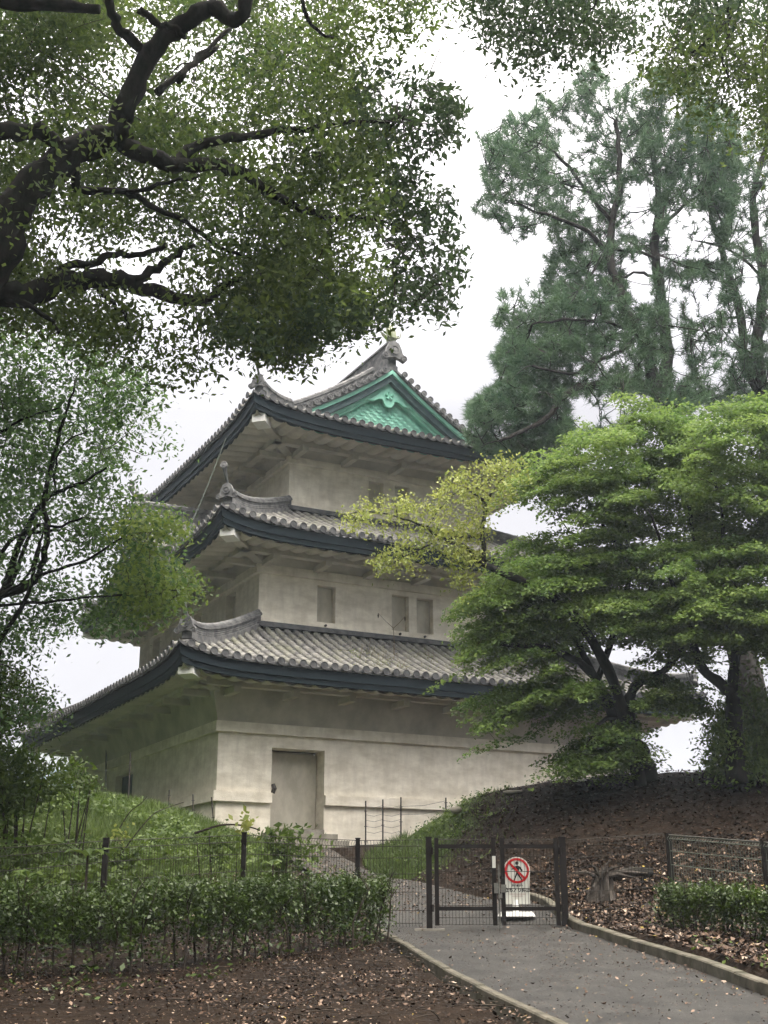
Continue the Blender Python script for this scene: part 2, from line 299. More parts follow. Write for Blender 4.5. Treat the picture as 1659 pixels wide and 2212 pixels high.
# path: one sheet
def build_path():
    rows = []
    for y in np.r_[np.linspace(-4, 17, 60), np.linspace(17.4, 30.6, 44)]:
        if y <= 17.2: a, b = interp_x(LK_, y), interp_x(RK_, y)
        else:
            c = np.interp(y, PATH[:, 1], PATH[:, 0]); h = np.interp(y, PATH[:, 1], PATH[:, 2]); a, b = c-h, c+h
            if y < 19.4: b = min(b+.5, interp_x(RK_, y))
        rows.append([(a+(b-a)*k/12, y) for k in range(13)])
    R_ = np.array(rows); x, y = R_[..., 0].ravel(), R_[..., 1].ravel(); z = Gz(x, y)+.012
    m_, n = R_.shape[:2]; i = np.arange(m_*n).reshape(m_, n); f = np.stack([i[:-1, :-1], i[:-1, 1:], i[1:, 1:], i[1:, :-1]], -1).reshape(-1, 4)
    tag(mesh_obj('path', np.c_[x, y, z], f, M['asphalt'], smooth=True), kind='structure')
build_path()
def kerb(L, side, w_, h, label, name, nmax=99):
    """side +1: kerb stone lies to the +x side of its line"""
    L = sorted(L, key=lambda q: -q[1]); P = [np.array(q) for q in L]; seg = []
    root = empty(name, (P[0][0], P[0][1], G1(*P[0])), label, 'kerb')
    tot = [0]
    for a, b in zip(P[:-1], P[1:]): tot.append(tot[-1]+np.linalg.norm(b-a))
    def pt(s): return np.array([np.interp(s, tot, [p[0] for p in P]), np.interp(s, tot, [p[1] for p in P])])
    s = 0; mbk = []
    while s < tot[-1]-.3:
        e = min(s+.6, tot[-1]); a, b = pt(s+.004), pt(e-.004); d = (b-a)/np.linalg.norm(b-a); nn = np.array([-d[1], d[0]])*side*(1)
        if (nn[0] > 0) != (side > 0): nn = -nn
        za, zb = float(Gz([a[0]-nn[0]*.05], [a[1]])[0]), float(Gz([b[0]-nn[0]*.05], [b[1]])[0])
        mb = MB(); ch = .012
        prof = [(0, -.2), (0, h-ch), (ch, h), (w_-ch, h), (w_, h-ch), (w_, -.2)]
        j = random.uniform(-.006, .006)
        mb.sweep([(a[0], a[1], za+j), (b[0], b[1], zb+j)], prof, [np.array([*nn, 0]), np.array([*nn, 0])])
        if b[1] > 5: mb.build('kerb_stone', M['kerb'], root)
        s = e
kerb(LK_, -1, .09, .05, 'low flat kerb edging the dark soil on the left of the asphalt path', 'path_kerb')
kerb(RK_, 1, .12, .115, 'raised concrete kerb along the right edge of the asphalt path', 'path_kerb')
# ------------------------------------------------------------------ the turret
YAW = math.radians(62.5); EA = np.array([math.sin(YAW), math.cos(YAW), 0]); EB = np.array([-math.cos(YAW), math.sin(YAW), 0]); EZ = np.array([0, 0, 1.])
C0 = np.array([-4.128, 31., 0]); WS, WT = 12.82, 14.4
def W(s, t, z): return C0+s*EA+t*EB+z*EZ
tur = empty('castle_turret', W(0, 0, 1.2), 'old three storey white plastered castle turret with curved grey tile roofs and a green gable', 'castle turret')
ins = [0, 1.58, 3.0]; ZB = [0.2, 7.0, 10.9]; ZE = [5.80, 9.80, 13.68]; OV = [1.7, 1.88, 2.03]
LIFT = [(.34, .75), (.36, .85), (.44, 1.15)]
K12 = [(.42, .024), (.41, .022), (.304, .0455)]
def face_point(i, side):
    """storey face frame: returns P(u,out,z) with u along the face from the near corner"""
    d = ins[i]; S0, S1, T0, T1 = d, WS-d, d, WT-d
    if side == 'R': return (lambda u, o, z: W(u, T0-o, z)), (S0, S1)
    if side == 'L': return (lambda u, o, z: W(S0-o, u, z)), (T0, T1)
    if side == 'B': return (lambda u, o, z: W(u, T1+o, z)), (S0, S1)
    return (lambda u, o, z: W(S1+o, u, z)), (T0, T1)
def wall_side(mb, P, u0, u1, z0, z1, holes, depth):
    us = sorted(set([u0, u1]+[h[k] for h in holes for k in (0, 1)])); zs = sorted(set([z0, z1]+[h[k] for h in holes for k in (2, 3)]))
    for a, b in zip(us[:-1], us[1:]):
        for c, d in zip(zs[:-1], zs[1:]):
            if any(h[0] <= a and b <= h[1] and h[2] <= c and d <= h[3] for h in holes): continue
            mb.quad(P(a, 0, c), P(b, 0, c), P(b, 0, d), P(a, 0, d))
    for h in holes:
        a, b, c, d = h; D = -depth
        mb.quad(P(a, 0, c), P(a, D, c), P(a, D, d), P(a, 0, d)); mb.quad(P(b, 0, c), P(b, D, c), P(b, D, d), P(b, 0, d))
        mb.quad(P(a, 0, d), P(a, D, d), P(b, D, d), P(b, 0, d)); mb.quad(P(a, 0, c), P(a, D, c), P(b, D, c), P(b, 0, c))
        mb.quad(P(a, D-.12, c), P(b, D-.12, c), P(b, D-.12, d), P(a, D-.12, d))
WIN = {(0, 'R'): [(1.45, 2.92, 1.98, 3.97)], (0, 'L'): [(7.3, 9.15, 2.3, 4.0)],
       (1, 'R'): [(a, b, 7.76, 8.82) for a, b in ((3.35, 3.92), (5.73, 6.30), (6.56, 7.12), (8.94, 9.5))],
       (1, 'L'): [(a, b, 7.78, 8.86) for a, b in ((3.4, 4.15), (6.35, 7.1), (7.4, 8.15), (10.5, 11.25))],
       (2, 'R'): [(a, b, 11.72, 12.78) for a, b in ((5.68, 6.2), (6.6, 7.12))], (2, 'L'): [(a, b, 11.7, 12.78) for a, b in ((6.2, 6.8), (7.5, 8.1))]}
TOPW = [5.62, 9.62, 13.5]
for i in range(3):
    mb = MB(); z0, z1 = ZB[i], TOPW[i]
    for side in 'RLBX':
        P, (u0, u1) = face_point(i, side); wall_side(mb, P, u0, u1, z0, z1, WIN.get((i, side), []), .58 if (i, side) == (0, 'R') else .26)
    wl = mb.build('wall', M['plaster'], tur); wl['label'] = ['ground storey wall with the big recessed door', 'middle storey wall with small shuttered windows', 'top storey wall under the green gable'][i]
    # proud bands
    bd = MB()
    def band(zlo, zhi, pr, gaps={}):
        for side in 'RLBX':
            P, (u0, u1) = face_point(i, side); a0, b0 = (u0-pr, u1+pr) if side in 'RB' else (u0, u1)
            cuts = [a0]+[q for g in gaps.get(side, []) for q in g]+[b0]
            for a, b in zip(cuts[::2], cuts[1::2]):
                o = P(a, 0, zlo); bd.box(o, P(b, 0, zlo)-o, P(a, pr, zlo)-o, P(a, 0, zhi)-o)
    if i == 0:
        band(4.29, 4.55, .10); band(2.59, 2.84, .10, {'R': [(1.45, 2.92)]})
    elif i == 1: band(8.96, 9.2, .11); band(7.3, 7.69, .03)
    else: band(12.9, 13.1, .11); band(11.3, 11.66, .03)
    bd.build('trim_band', M['plaster'], wl)
    cv = MB(); zl, zh, pl_, ph = [(4.553, 5.48, .06, .34), (9.203, 9.56, .06, .30), (13.103, 13.42, .06, .30)][i]
    d_ = ins[i]; lo_ = [W(a, b, zl) for a, b in ((d_-pl_, d_-pl_), (WS-d_+pl_, d_-pl_), (WS-d_+pl_, WT-d_+pl_), (d_-pl_, WT-d_+pl_))]; hi_ = [W(a, b, zh) for a, b in ((d_-ph, d_-ph), (WS-d_+ph, d_-ph), (WS-d_+ph, WT-d_+ph), (d_-ph, WT-d_+ph))]
    cv.add(lo_+hi_, [(k, (k+1) % 4, 4+(k+1) % 4, 4+k) for k in range(4)]); cv.build('cove', M['plaster_eave_shade'], wl)
    for side in 'RL':
        P, _ = face_point(i, side)
        for h in WIN.get((i, side), []):
            a, b, c, d = h
            if i == 0 and side == 'R':
                m2 = MB(); o = P(a+.02, -.55, c+.04); m2.box(o, P(b-.02, -.55, c+.04)-o, P(a+.02, -.48, c+.04)-o, (0, 0, d-c-.1))
                dr = m2.build('door', M['shutter'], wl); dr['label'] = 'plastered sliding door set deep in the ground storey'
                m2 = MB(); o = P(a, -.5, c-.1); m2.box(o, P(b, -.5, c)-P(a, -.5, c), P(a, .05, c)-P(a, -.5, c), (0, 0, .1)); m2.build('door_sill', M['stone'], wl)
                continue
            dep = -.21
            m2 = MB(); o = P(a+.01, dep-.05, c+.01); m2.box(o, P(b-.01, dep, c)-P(a+.01, dep, c), P(a, dep, c)-P(a, dep-.05, c), (0, 0, d-c-.02))
            m2.build('window_shutter', M['shutter'] if i else M['copper_dark'], wl)
            if i == 1: m2 = MB(); p = P((a+b)/2-.04, .0, c-.1); m2.tube([p, p+(P(a, .09, c)-P(a, 0, c))], .035, 6); m2.build('drain_spout', M['iron'], wl)
# door latch
mb = MB(); P, _ = face_point(0, 'R'); o = P(1.45, -.02, 2.82)
mb.tube([P(1.5, .0, 2.84), P(1.53, .03, 2.95), P(1.5, .0, 3.06)], [.05, .06, .05], 6); mb.build('door_latch', M['iron'], tur)
# ---- tiled roof sides
def make_frame(i, side):
    d = ins[i]; ov = OV[i]; S0, S1, T0, T1 = d-ov, WS-d+ov, d-ov, WT-d+ov
    if side == 'R': return W(S0, T0, 0), EA, EB, S1-S0
    if side == 'L': return W(S0, T0, 0), EB, EA, T1-T0
    if side == 'B': return W(S0, T1, 0), EA, -EB, S1-S0
    return W(S1, T0, 0), EB, -EA, T1-T0
def zroof(i, u, d, Ls, dm):
    k1, k2 = K12[i]; L0, w0 = LIFT[i]; dd = min(max(d, 0), dm)
    return ZE[i]+k1*dd+k2*dd*dd+L0*(math.exp(-u/w0)+math.exp(-(Ls-u)/w0))*(1-.75*dd/dm)
SP = .29
def roof_side(mb, i, side, dmax, umin=None, umax=None, dfun=None, detail=True):
    O, eu, ed, Ls = make_frame(i, side); n = int(round(Ls/SP)); sp = Ls/n
    DM = OV[i]+(ins[i+1]-ins[i] if i < 2 else 1.3)
    P = lambda u, d, h: O+eu*u+ed*d+EZ*(zroof(i, u, d, Ls, DM if dmax < 4 else 5.44)+h)
    df = dfun or (lambda u: min(dmax, u, Ls-u))
    mb.cur = 1
    for k in range(n):
        ua, ub = k*sp, (k+1)*sp; um = (ua+ub)/2; D = df(um)
        Da, Db = df(ua), df(ub); Dm = max(Da, Db)
        if Dm <= .02: continue
        m_ = max(1, int(math.ceil(Dm/.3))); j = 0
        for j in range(m_):
            d0 = j*.3; d1 = min((j+1)*.3, Dm)
            if d1-d0 < .01: continue
            if not detail and 0: pass
            ca = [(ua, min(d0, Da)), (um, min(d0, D)), (ub, min(d0, Db)), (ua, min(d1, Da)), (um, min(d1, D)), (ub, min(d1, Db))]
            hs = [.03, -.005, .03, 0, -.035, 0]
            pts = [P(u, d, h) for (u, d), h in zip(ca, hs)]
            mb.add(pts, [(0, 1, 4, 3), (1, 2, 5, 4)])
            if j == 0: mb.quad(P(ua, 0, .03), P(um, 0, -.005), P(ub, 0, .03), P(ub, 0, -.04), P(um, 0, -.075), P(ua, 0, -.04))
    NS = 7; mb.cur = 0
    for k in range(0, n+1):
        u = k*sp; D = df(u)
        if D < .12: continue
        m_ = max(1, int(math.ceil(D/.3))); jw = random.uniform(-.008, .008)
        for j in range(m_):
            d0 = j*.3-(.05 if j == 0 else 0); d1 = min((j+1)*.3, D)
            if d1-d0 < .02: continue
            vs = []
            for d, r, hh in ((d0, .088, .006), (d1, .081, .0)):
                c = P(u+jw, d, .02+hh)
                for a in range(NS): q = PI*a/(NS-1); vs.append(c+eu*r*math.cos(q)+EZ*r*math.sin(q)*1.05-EZ*.02)
            mb.add(vs, [(a, a+1, NS+a+1, NS+a) for a in range(NS-1)]+[tuple(range(NS-1, -1, -1))])
        # round end tile
        mb.cur = 1
        c = P(u+jw, -.05, .03); fr = -ed; cv = []
        for rr, oo in ((.098, 0), (.098, .035), (.080, .035), (.072, .022)):
            for a in range(12): q = 2*PI*a/12; cv.append(c+fr*oo+eu*rr*math.cos(q)+EZ*rr*math.sin(q))
        mb.add(cv, [(r*12+a, r*12+(a+1) % 12, (r+1)*12+(a+1) % 12, (r+1)*12+a) for r in range(3) for a in range(12)]+[tuple(36+a for a in range(12))]); mb.cur = 0
    return P, Ls
def eave_parts(i, side, roof):
    O, eu, ed, Ls = make_frame(i, side); DM = OV[i]+1.4
    ze = lambda u: zroof(i, u, 0, Ls, DM)
    n = 60; us = [Ls*k/n for k in range(n+1)]; us = sorted(set(us+[.15, .3, .45, Ls-.15, Ls-.3, Ls-.45]))
    fb = MB()
    for (dd0, dd1, h0, h1) in ((.07, .17, -.06, -.30), (.13, .27, -.295, -.43)):
        pts = [O+eu*min(max(u, dd0), Ls-dd0)+EZ*ze(u) for u in us]
        fb.sweep(pts, [(dd0, h0), (dd0, h1), (dd1, h1), (dd1, h0)], ed)
    fb.build('eave_board', M['fascia'], roof)
    # corrugated plaster soffit
    sf = MB(); D = OV[i]; per = .42; nn = int(Ls/per)*6; L0 = Ls/int(Ls/per)
    rows = []
    for k in range(nn+1):
        u = Ls*k/nn; c = abs(math.cos(PI*u/L0)); bmp = -.0-.10*math.sqrt(max(0, c))
        dl = min(D, u, Ls-u); row = []
        for q in (0, .5, 1): d = .2+(max(dl, .2)-.2)*q; row.append(O+eu*u+ed*d+EZ*(ze(u)*(1-q*.0)-.40+bmp+.20*(d-.2)/D-(ze(u)-ZE[i])*.6*d/D))
        rows.append(row)
    vs = [p for r in rows for p in r]; sf.add(vs, [(k*3+a, k*3+a+1, (k+1)*3+a+1, (k+1)*3+a) for k in range(nn) for a in range(2)])
    sf.build('soffit', M['plaster_eave_shade'], roof)
    # wall-plate beam and arms
    pu = MB(); dp = OV[i]-.85; z0 = ZE[i]-.5
    pa = O+eu*dp+ed*dp+EZ*z0; pu.box(pa, eu*(Ls-2*dp), ed*.24, EZ*.22)
    dw = OV[i]; nA = max(3, int(round((Ls-2*dw)/1.6)))
    for k in range(nA+1):
        u = dw+.1+(Ls-2*dw-.2)*k/nA-.11
        pu.box(O+eu*(u+.02)+ed*(dp-.12)+EZ*(z0-.16), eu*.18, ed*(dw-dp+.14), EZ*.157)
    pu.build('eave_beam', M['plaster_eave_shade'], roof)
def ridge_stack(mb, pts, wd, h, cap=True):
    """stacked ridge along pts: base course, patterned middle, capping tiles"""
    pts = [np.asarray(p, float) for p in pts]; side = []
    for k in range(len(pts)):
        t = pts[min(k+1, len(pts)-1)]-pts[max(k-1, 0)]; s_ = np.array([t[1], -t[0], 0]); side.append(s_/np.linalg.norm(s_))
    a = wd/2
    mb.sweep(pts, [(-a, -.12), (a, -.12), (a, .05), (-a, .05)], side)
    mb.sweep(pts, [(-a*.72, .03), (a*.72, .03), (a*.72, h-.1), (-a*.72, h-.1)], side)
    mb.sweep(pts, [(-a, h-.11), (a, h-.11), (a, h-.06), (-a, h-.06)], side)
    mb.sweep(pts, [(-a*.85, h-.06), (a*.85, h-.06), (a*.85, h-.02), (-a*.85, h-.02)], side)
    # courses of small round tiles in the middle and capping rolls on top
    L = [0]
    for p, q in zip(pts[:-1], pts[1:]): L.append(L[-1]+np.linalg.norm(q-p))
    P = np.array(pts); S_ = np.array(side)
    def at_(s): return np.array([np.interp(s, L, P[:, k]) for k in range(3)]), np.array([np.interp(s, L, S_[:, k]) for k in range(3)])
    rr = .022; hh = h-.14
    rows = max(1, int(hh/.05)); s = .03
    while s < L[-1]-.03:
        p, sv = at_(s)
        for r in range(rows):
            zz = .06+(r+.5)*hh/rows*.95
            for sg in (1, -1):
                c = p+sv*sg*a*.73+EZ*zz; tt = np.array([-sv[1], sv[0], 0])
                mb.add([c-tt*rr, c+sv*sg*.02, c+tt*rr, c+EZ*rr*.9, c-EZ*rr*.9], [(0, 1, 3), (1, 2, 3), (0, 4, 1), (1, 4, 2)])
        s += .065 if r % 2 else .065
    if cap:
        s = 0
        while s < L[-1]-.05:
            p0, s0 = at_(s); p1, s1 = at_(min(s+.27, L[-1])); vs = []
            for p, sv, r in ((p0, s0, a*.66), (p1, s1, a*.56)):
                for k in range(7): q = PI*k/6; vs.append(p+sv*r*math.cos(q)+EZ*(h-.02+r*math.sin(q)*.9))
            mb.add(vs, [(k, k+1, 8+k, 7+k) for k in range(6)]+[tuple(range(6, -1, -1)), tuple(range(7, 14))]); s += .27
def disc(mb, c, nrm, r, th=.05, n=14):
    nrm = np.asarray(nrm, float); nrm /= np.linalg.norm(nrm); a = np.cross(nrm, EZ); a /= np.linalg.norm(a)+1e-9; b = np.cross(a, nrm); vs = []
    for rr, oo in ((r, -th), (r, 0), (r*.78, 0), (r*.74, -.02), (r*.35, -.015), (r*.3, .0)):
        for k in range(n): q = 2*PI*k/n; vs.append(np.asarray(c)+nrm*oo+a*rr*math.cos(q)+b*rr*math.sin(q))
    mb.add(vs, [(r_*n+k, r_*n+(k+1) % n, (r_+1)*n+(k+1) % n, (r_+1)*n+k) for r_ in range(5) for k in range(n)]+[tuple(5*n+k for k in range(n)), tuple(range(n-1, -1, -1))])
def plate(mb, c, ax, nrm, outline, th):
    """extruded outline: (x,z) pairs in plane (ax, EZ)"""
    c, ax, nrm = (np.asarray(q, float) for q in (c, ax, nrm)); n = len(outline)
    f = [c+ax*x+EZ*z+nrm*th/2 for x, z in outline]; b = [c+ax*x+EZ*z-nrm*th/2 for x, z in outline]
    mb.add(f+b, [tuple(range(n)), tuple(range(2*n-1, n-1, -1))]+[(k, (k+1) % n, n+(k+1) % n, n+k) for k in range(n)])
def oni(parent, c, nrm, s=1., rod=True):
    """ridge-end tile with scrolls, round crest and rising round rod"""
    nrm = np.asarray(nrm, float); nrm = nrm/np.linalg.norm(nrm); ax = np.array([nrm[1], -nrm[0], 0]); mb = MB()
    ol = [(-.30, -.12), (-.34, .02), (-.24, .10), (-.20, .24), (-.13, .38), (0, .43), (.13, .38), (.20, .24), (.24, .10), (.34, .02), (.30, -.12), (.16, -.06), (0, -.02), (-.16, -.06)]
    plate(mb, c, ax, nrm, [(x*s, z*s) for x, z in ol], .12*s)
    disc(mb, c+nrm*.10*s+EZ*.17*s, nrm, .125*s, .06)
    for sg in (-1, 1): disc(mb, c+nrm*.09*s+ax*sg*.27*s-EZ*.03*s, nrm, .085*s, .06)
    o = mb.build('ridge_end_tile', M['tile_ridge'], parent)
    if rod:
        m2 = MB(); p0 = c+EZ*.33*s-nrm*.1; pts = [p0, p0+nrm*.12+EZ*.16*s, p0+nrm*.24+EZ*.36*s, p0+nrm*.34+EZ*.6*s]
        m2.tube(pts, [.05*s, .045*s, .055*s, .10*s], 8); disc(m2, pts[-1]+nrm*.05+EZ*.02, nrm+EZ*.25, .12*s, .07); m2.build('ridge_rod', M['tile_ridge'], parent)
roofs = []
for i in range(3):
    rf = empty_part = None
    mb = MB(); ins2 = OV[i]+(ins[i+1]-ins[i]) if i < 2 else 2.33
    for side in 'RLBX':
        O, eu, ed, Ls = make_frame(i, side)
        if i < 2: roof_side(mb, i, side, ins2)
        elif side in 'RB': roof_side(mb, i, side, ins2)
        else:
            TV = 1.78      # verge distance from the eave line
            roof_side(mb, i, side, 5.44, dfun=lambda u, Ls=Ls: (5.44 if TV-.01 <= u <= Ls-TV+.01 else max(0, min(u, Ls-u))))
    rf = mb.build('roof', [M['tile'], M['tile_dark']], tur); rf['label'] = ['lowest tiled roof with weeds on its front slope', 'middle tiled roof with a side dormer', 'top tiled roof with green gable'][i]; roofs.append(rf)
    for side in 'RLBX': eave_parts(i, side, rf)
    # flashing course at the top of the skirt roofs
    if i < 2:
        fl = MB(); dn = ins[i+1]; ztop = ZE[i]+K12[i][0]*ins2+K12[i][1]*ins2**2
        for side in 'RLBX':
            O, eu, ed, Ls = make_frame(i, side); a = ins2
            for (o0, hh, hb) in ((.26, .07, -.02), (.19, .13, .072)):
                fl.box(O+eu*(a-o0)+ed*(a-o0)+EZ*(ztop+hb), eu*(Ls-2*a+2*o0), ed*o0, EZ*(hh-hb))
        fl.build('flashing_course', M['tile_dark'], rf)
    # hip ridges, corner beams
    for cs, ct in ((0, 0), (1, 0), (0, 1), (1, 1)):
        d = ins[i]-OV[i]; S = (d, WS-d)[cs]; T = (d, WT-d)[ct]; ds = 1-2*cs; dt = 1-2*ct
        top = ins2-(.02 if i < 2 else .25)
        if i == 2: top = 1.9
        pts = []
        DM = OV[i]+(ins[i+1]-ins[i] if i < 2 else 1.3)
        for k in range(13):
            q = top-(top-.28)*k/12; z = zroof(i, q, q, 20, DM if i < 2 else 5.44); z += .16*math.exp(-(q-.28)/.45); pts.append(W(S+ds*q, T+dt*q, z+.07))
        hm = MB(); ridge_stack(hm, pts, .27, .36); hp = hm.build('hip_ridge', M['tile_ridge'], rf)
        nr = -(ds*EA+dt*EB)/math.sqrt(2); oni(hp.parent, pts[-1]+nr*.06+EZ*.08, nr, .82)
        cb = MB(); q0 = .30; z = ZE[i]-.28+LIFT[i][0]*.55; A = W(S+ds*q0, T+dt*q0, z); B = W(S+ds*(OV[i]+.3), T+dt*(OV[i]+.3), ZE[i]-.42)
        sd_ = np.array([nr[1], -nr[0], 0]); A2 = A+(B-A)*.16; cb.sweep([A, A2], [(-.2, -.32), (.2, -.32), (.2, 0), (-.2, 0)], sd_); cb.build('corner_beam_end', M['plaster_white'], rf)
        cb = MB(); cb.sweep([A2+nr*.02, B], [(-.13, -.22), (.13, -.22), (.13, .1), (-.13, .1)], sd_); cb.build('corner_beam', M['plaster_eave_shade'], rf)
rf3 = roofs[2]
# ---- gable: z of the long slopes as function of s
CS = WS/2
def zs(s, off=0.): d = min(s-.97, WS-.97-s); return 13.68+.304*d+.0455*d*d+off
TG, TVV = 3.30, 2.75
for sgn, tv, tg in ((1, TVV, TG), (-1, WT-TVV, WT-TG)):
    T = lambda t: tv+sgn*t
    ss = np.linspace(2.9, WS-2.9, 61)
    g = MB()
    # back board
    bot = 14.45
    g.add([W(s, tg, max(bot-.1, zs(s, -.08))) for s in ss]+[W(s, tg, bot-.6) for s in ss], [(k, k+1, 62+k, 61+k) for k in range(60)])
    # scale pattern
    r = .15; z = bot+.10; row = 0
    while z < 16.6:
        s = 3.3+(row % 2)*r
        while s < WS-3.3:
            if z+r*.2 < zs(s, -.64) and z < zs(s-.12, -.62) and z < zs(s+.12, -.62):
                vs = [W(s, tg-sgn*.012, z+r)]+[W(s+r*math.cos(q), tg-sgn*(.075 if abs(math.cos(q)) < .98 else .02), z-r*.0+r*.8*math.sin(q)) for q in np.linspace(PI, 2*PI, 9)]
                g.add(vs, [(0, k, k+1) for k in range(1, 9)])
                vs2 = [W(s+r*.6*math.cos(q), tg-sgn*.10, z+.02+r*.45*math.sin(q)) for q in np.linspace(PI, 2*PI, 7)]; g.add([W(s, tg-sgn*.03, z+r*.6)]+vs2, [(0, k, k+1) for k in range(1, 7)])
            s += 2*r
        z += .105; row += 1
    gb = g.build('gable', M['copper'], rf3)
    def gband(nm, o0, o1, t0, t1, mt, s_in=2.9):
        b = MB()
        for lo, hi in ((s_in, CS), (WS-s_in, CS)):
            S2 = np.linspace(lo, hi, 31); pts = []
            vs = []
            for s in S2:
                for (o, t) in ((o0, t0), (o1, t0), (o1, t1), (o0, t1)): vs.append(W(s, t, zs(s, -o)))
            b.add(vs, [(k*4+a, k*4+(a+1) % 4, (k+1)*4+(a+1) % 4, (k+1)*4+a) for k in range(30) for a in range(4)]+[(0, 1, 2, 3), (123, 122, 121, 120)])
        return b.build(nm, mt, rf3)
    gband('bargeboard', .07, .20, T(.02), T(.12), M['copper'])
    gband('verge_shade', .06, .44, T(.12), T(.46), M['copper_dark'])  # dark fill board; shade of the verge recess put into its colour
    gband('gable_trim', .40, .55, T(.30), T(.50), M['copper']); gband('gable_trim', .552, .64, T(.38), T(.52), M['copper'])
    s_ = MB(); o = W(3.2, tg-sgn*.1, bot-.08); s_.box(o, EA*(WS-6.4), EB*sgn*.09, EZ*.12); o = W(3.2, tg-sgn*.16, bot-.2); s_.box(o, EA*(WS-6.4), EB*sgn*.15, EZ*.118); s_.build('gable_sill', M['copper'], rf3)
    # pendant ornament
    zt = zs(CS, -.62); ol = [(0, .12), (.22, -.10), (.45, -.36), (.72, -.62), (.92, -.72), (.78, -.74), (.62, -.72), (.48, -.62), (.34, -.58), (.25, -.62), (.22, -.74), (.14, -.86), (0, -.90)]
    ol = ol+[(-x, z) for x, z in ol[-2:0:-1]]; og = MB(); ol = [(x*.82, z*.80) for x, z in ol]; plate(og, W(CS, T(.32), zt+.06), EA, -EB*sgn, ol, .08)
    for k in range(5): q = PI/2+2*PI*k/5; og.tube([W(CS, T(.27), zt-.28), W(CS+.14*math.cos(q), T(.25), zt-.28+.14*math.sin(q))], [.03, .05], 5)
    og.build('gable_ornament', M['copper'], rf3)
    # verge tiles: short rolls with round ends facing out
    v = MB(); L = 0; last = None
    for lo, hi in ((2.75, CS-.15), (WS-2.75, CS+.15)):
        s = lo; stp = .235 if hi > lo else -.235
        while (s-hi)*stp < 0:
            c = W(s, T(-.12), zs(s, .07)); v.tube([c, c+EB*sgn*.42], [.09, .085], 9); disc(v, c-EB*sgn*.03, -EB*sgn, .1, .05)
            v.sweep([W(s, T(-.06), zs(s, 0)), W(s+stp, T(-.06), zs(s+stp, 0))], [(0, -.06), (0, .02), (.4*sgn, .02), (.4*sgn, -.06)], EB)
            s += stp*(1-.0)
    v.build('verge_tile', M['tile_ridge'], rf3)
    # descending ridges
    for lo, hi in ((2.95, CS-.45), (WS-2.95, CS+.45)):
        pts = [W(s, T(.52), zs(s, .06)) for s in np.linspace(lo, hi, 14)]; dm_ = MB(); ridge_stack(dm_, pts, .28, .40); dm_.build('descending_ridge', M['tile_ridge'], rf3)
        dd = -1 if hi > lo else 1; oni(rf3, W(lo+dd*.1, T(.52), zs(lo, .1)), EA*dd, .6, rod=False)
    oni(rf3, W(CS, T(-.05), zs(CS, .36)), -EB*sgn, 1.25, rod=False)
    # fish ornament on the ridge end
    f = MB(); b0 = W(CS, T(.22), zs(CS, .95)); out_ = -EB*sgn
    path = [b0+out_*.02, b0+out_*.12+EZ*.14, b0+out_*.10+EZ*.34, b0-out_*.02+EZ*.54, b0-out_*.12+EZ*.72, b0-out_*.10+EZ*.88]
    f.tube(path, [.13, .19, .17, .13, .085, .04], 9)
    for sg in (-1, 1):
        f.add([b0+out_*.1+EA*sg*.14+EZ*.2, b0+out_*.02+EA*sg*.36+EZ*.38, b0+EA*sg*.30+EZ*.22, b0+EA*sg*.15+EZ*.1], [(0, 1, 2, 3)])
        f.tube([b0+out_*.15+EA*sg*.1+EZ*.12, b0+out_*.3+EA*sg*.22+EZ*.12, b0+out_*.32+EA*sg*.25+EZ*.32], [.035, .025, .01], 5)
        f.add([path[-1], path[-1]+EA*sg*.26+EZ*.28-out_*.1, path[-1]+EA*sg*.08+EZ*.12, path[-1]-EZ*.1], [(0, 1, 2, 3)])
    for k in range(5): p = path[k+1] if k < 4 else path[4]; f.add([p-out_*.1, p-out_*.28+EZ*.12, p-out_*.08+EZ*.16], [(0, 1, 2)])
    f.build('fish_ornament', M['bronze'], rf3)
# main ridge
mr_ = MB(); ridge_stack(mr_, [W(CS, t, zs(CS, .05)) for t in np.linspace(TVV+.05, WT-TVV-.05, 12)], .40, .88); mr_.build('main_ridge', M['tile_ridge'], rf3)
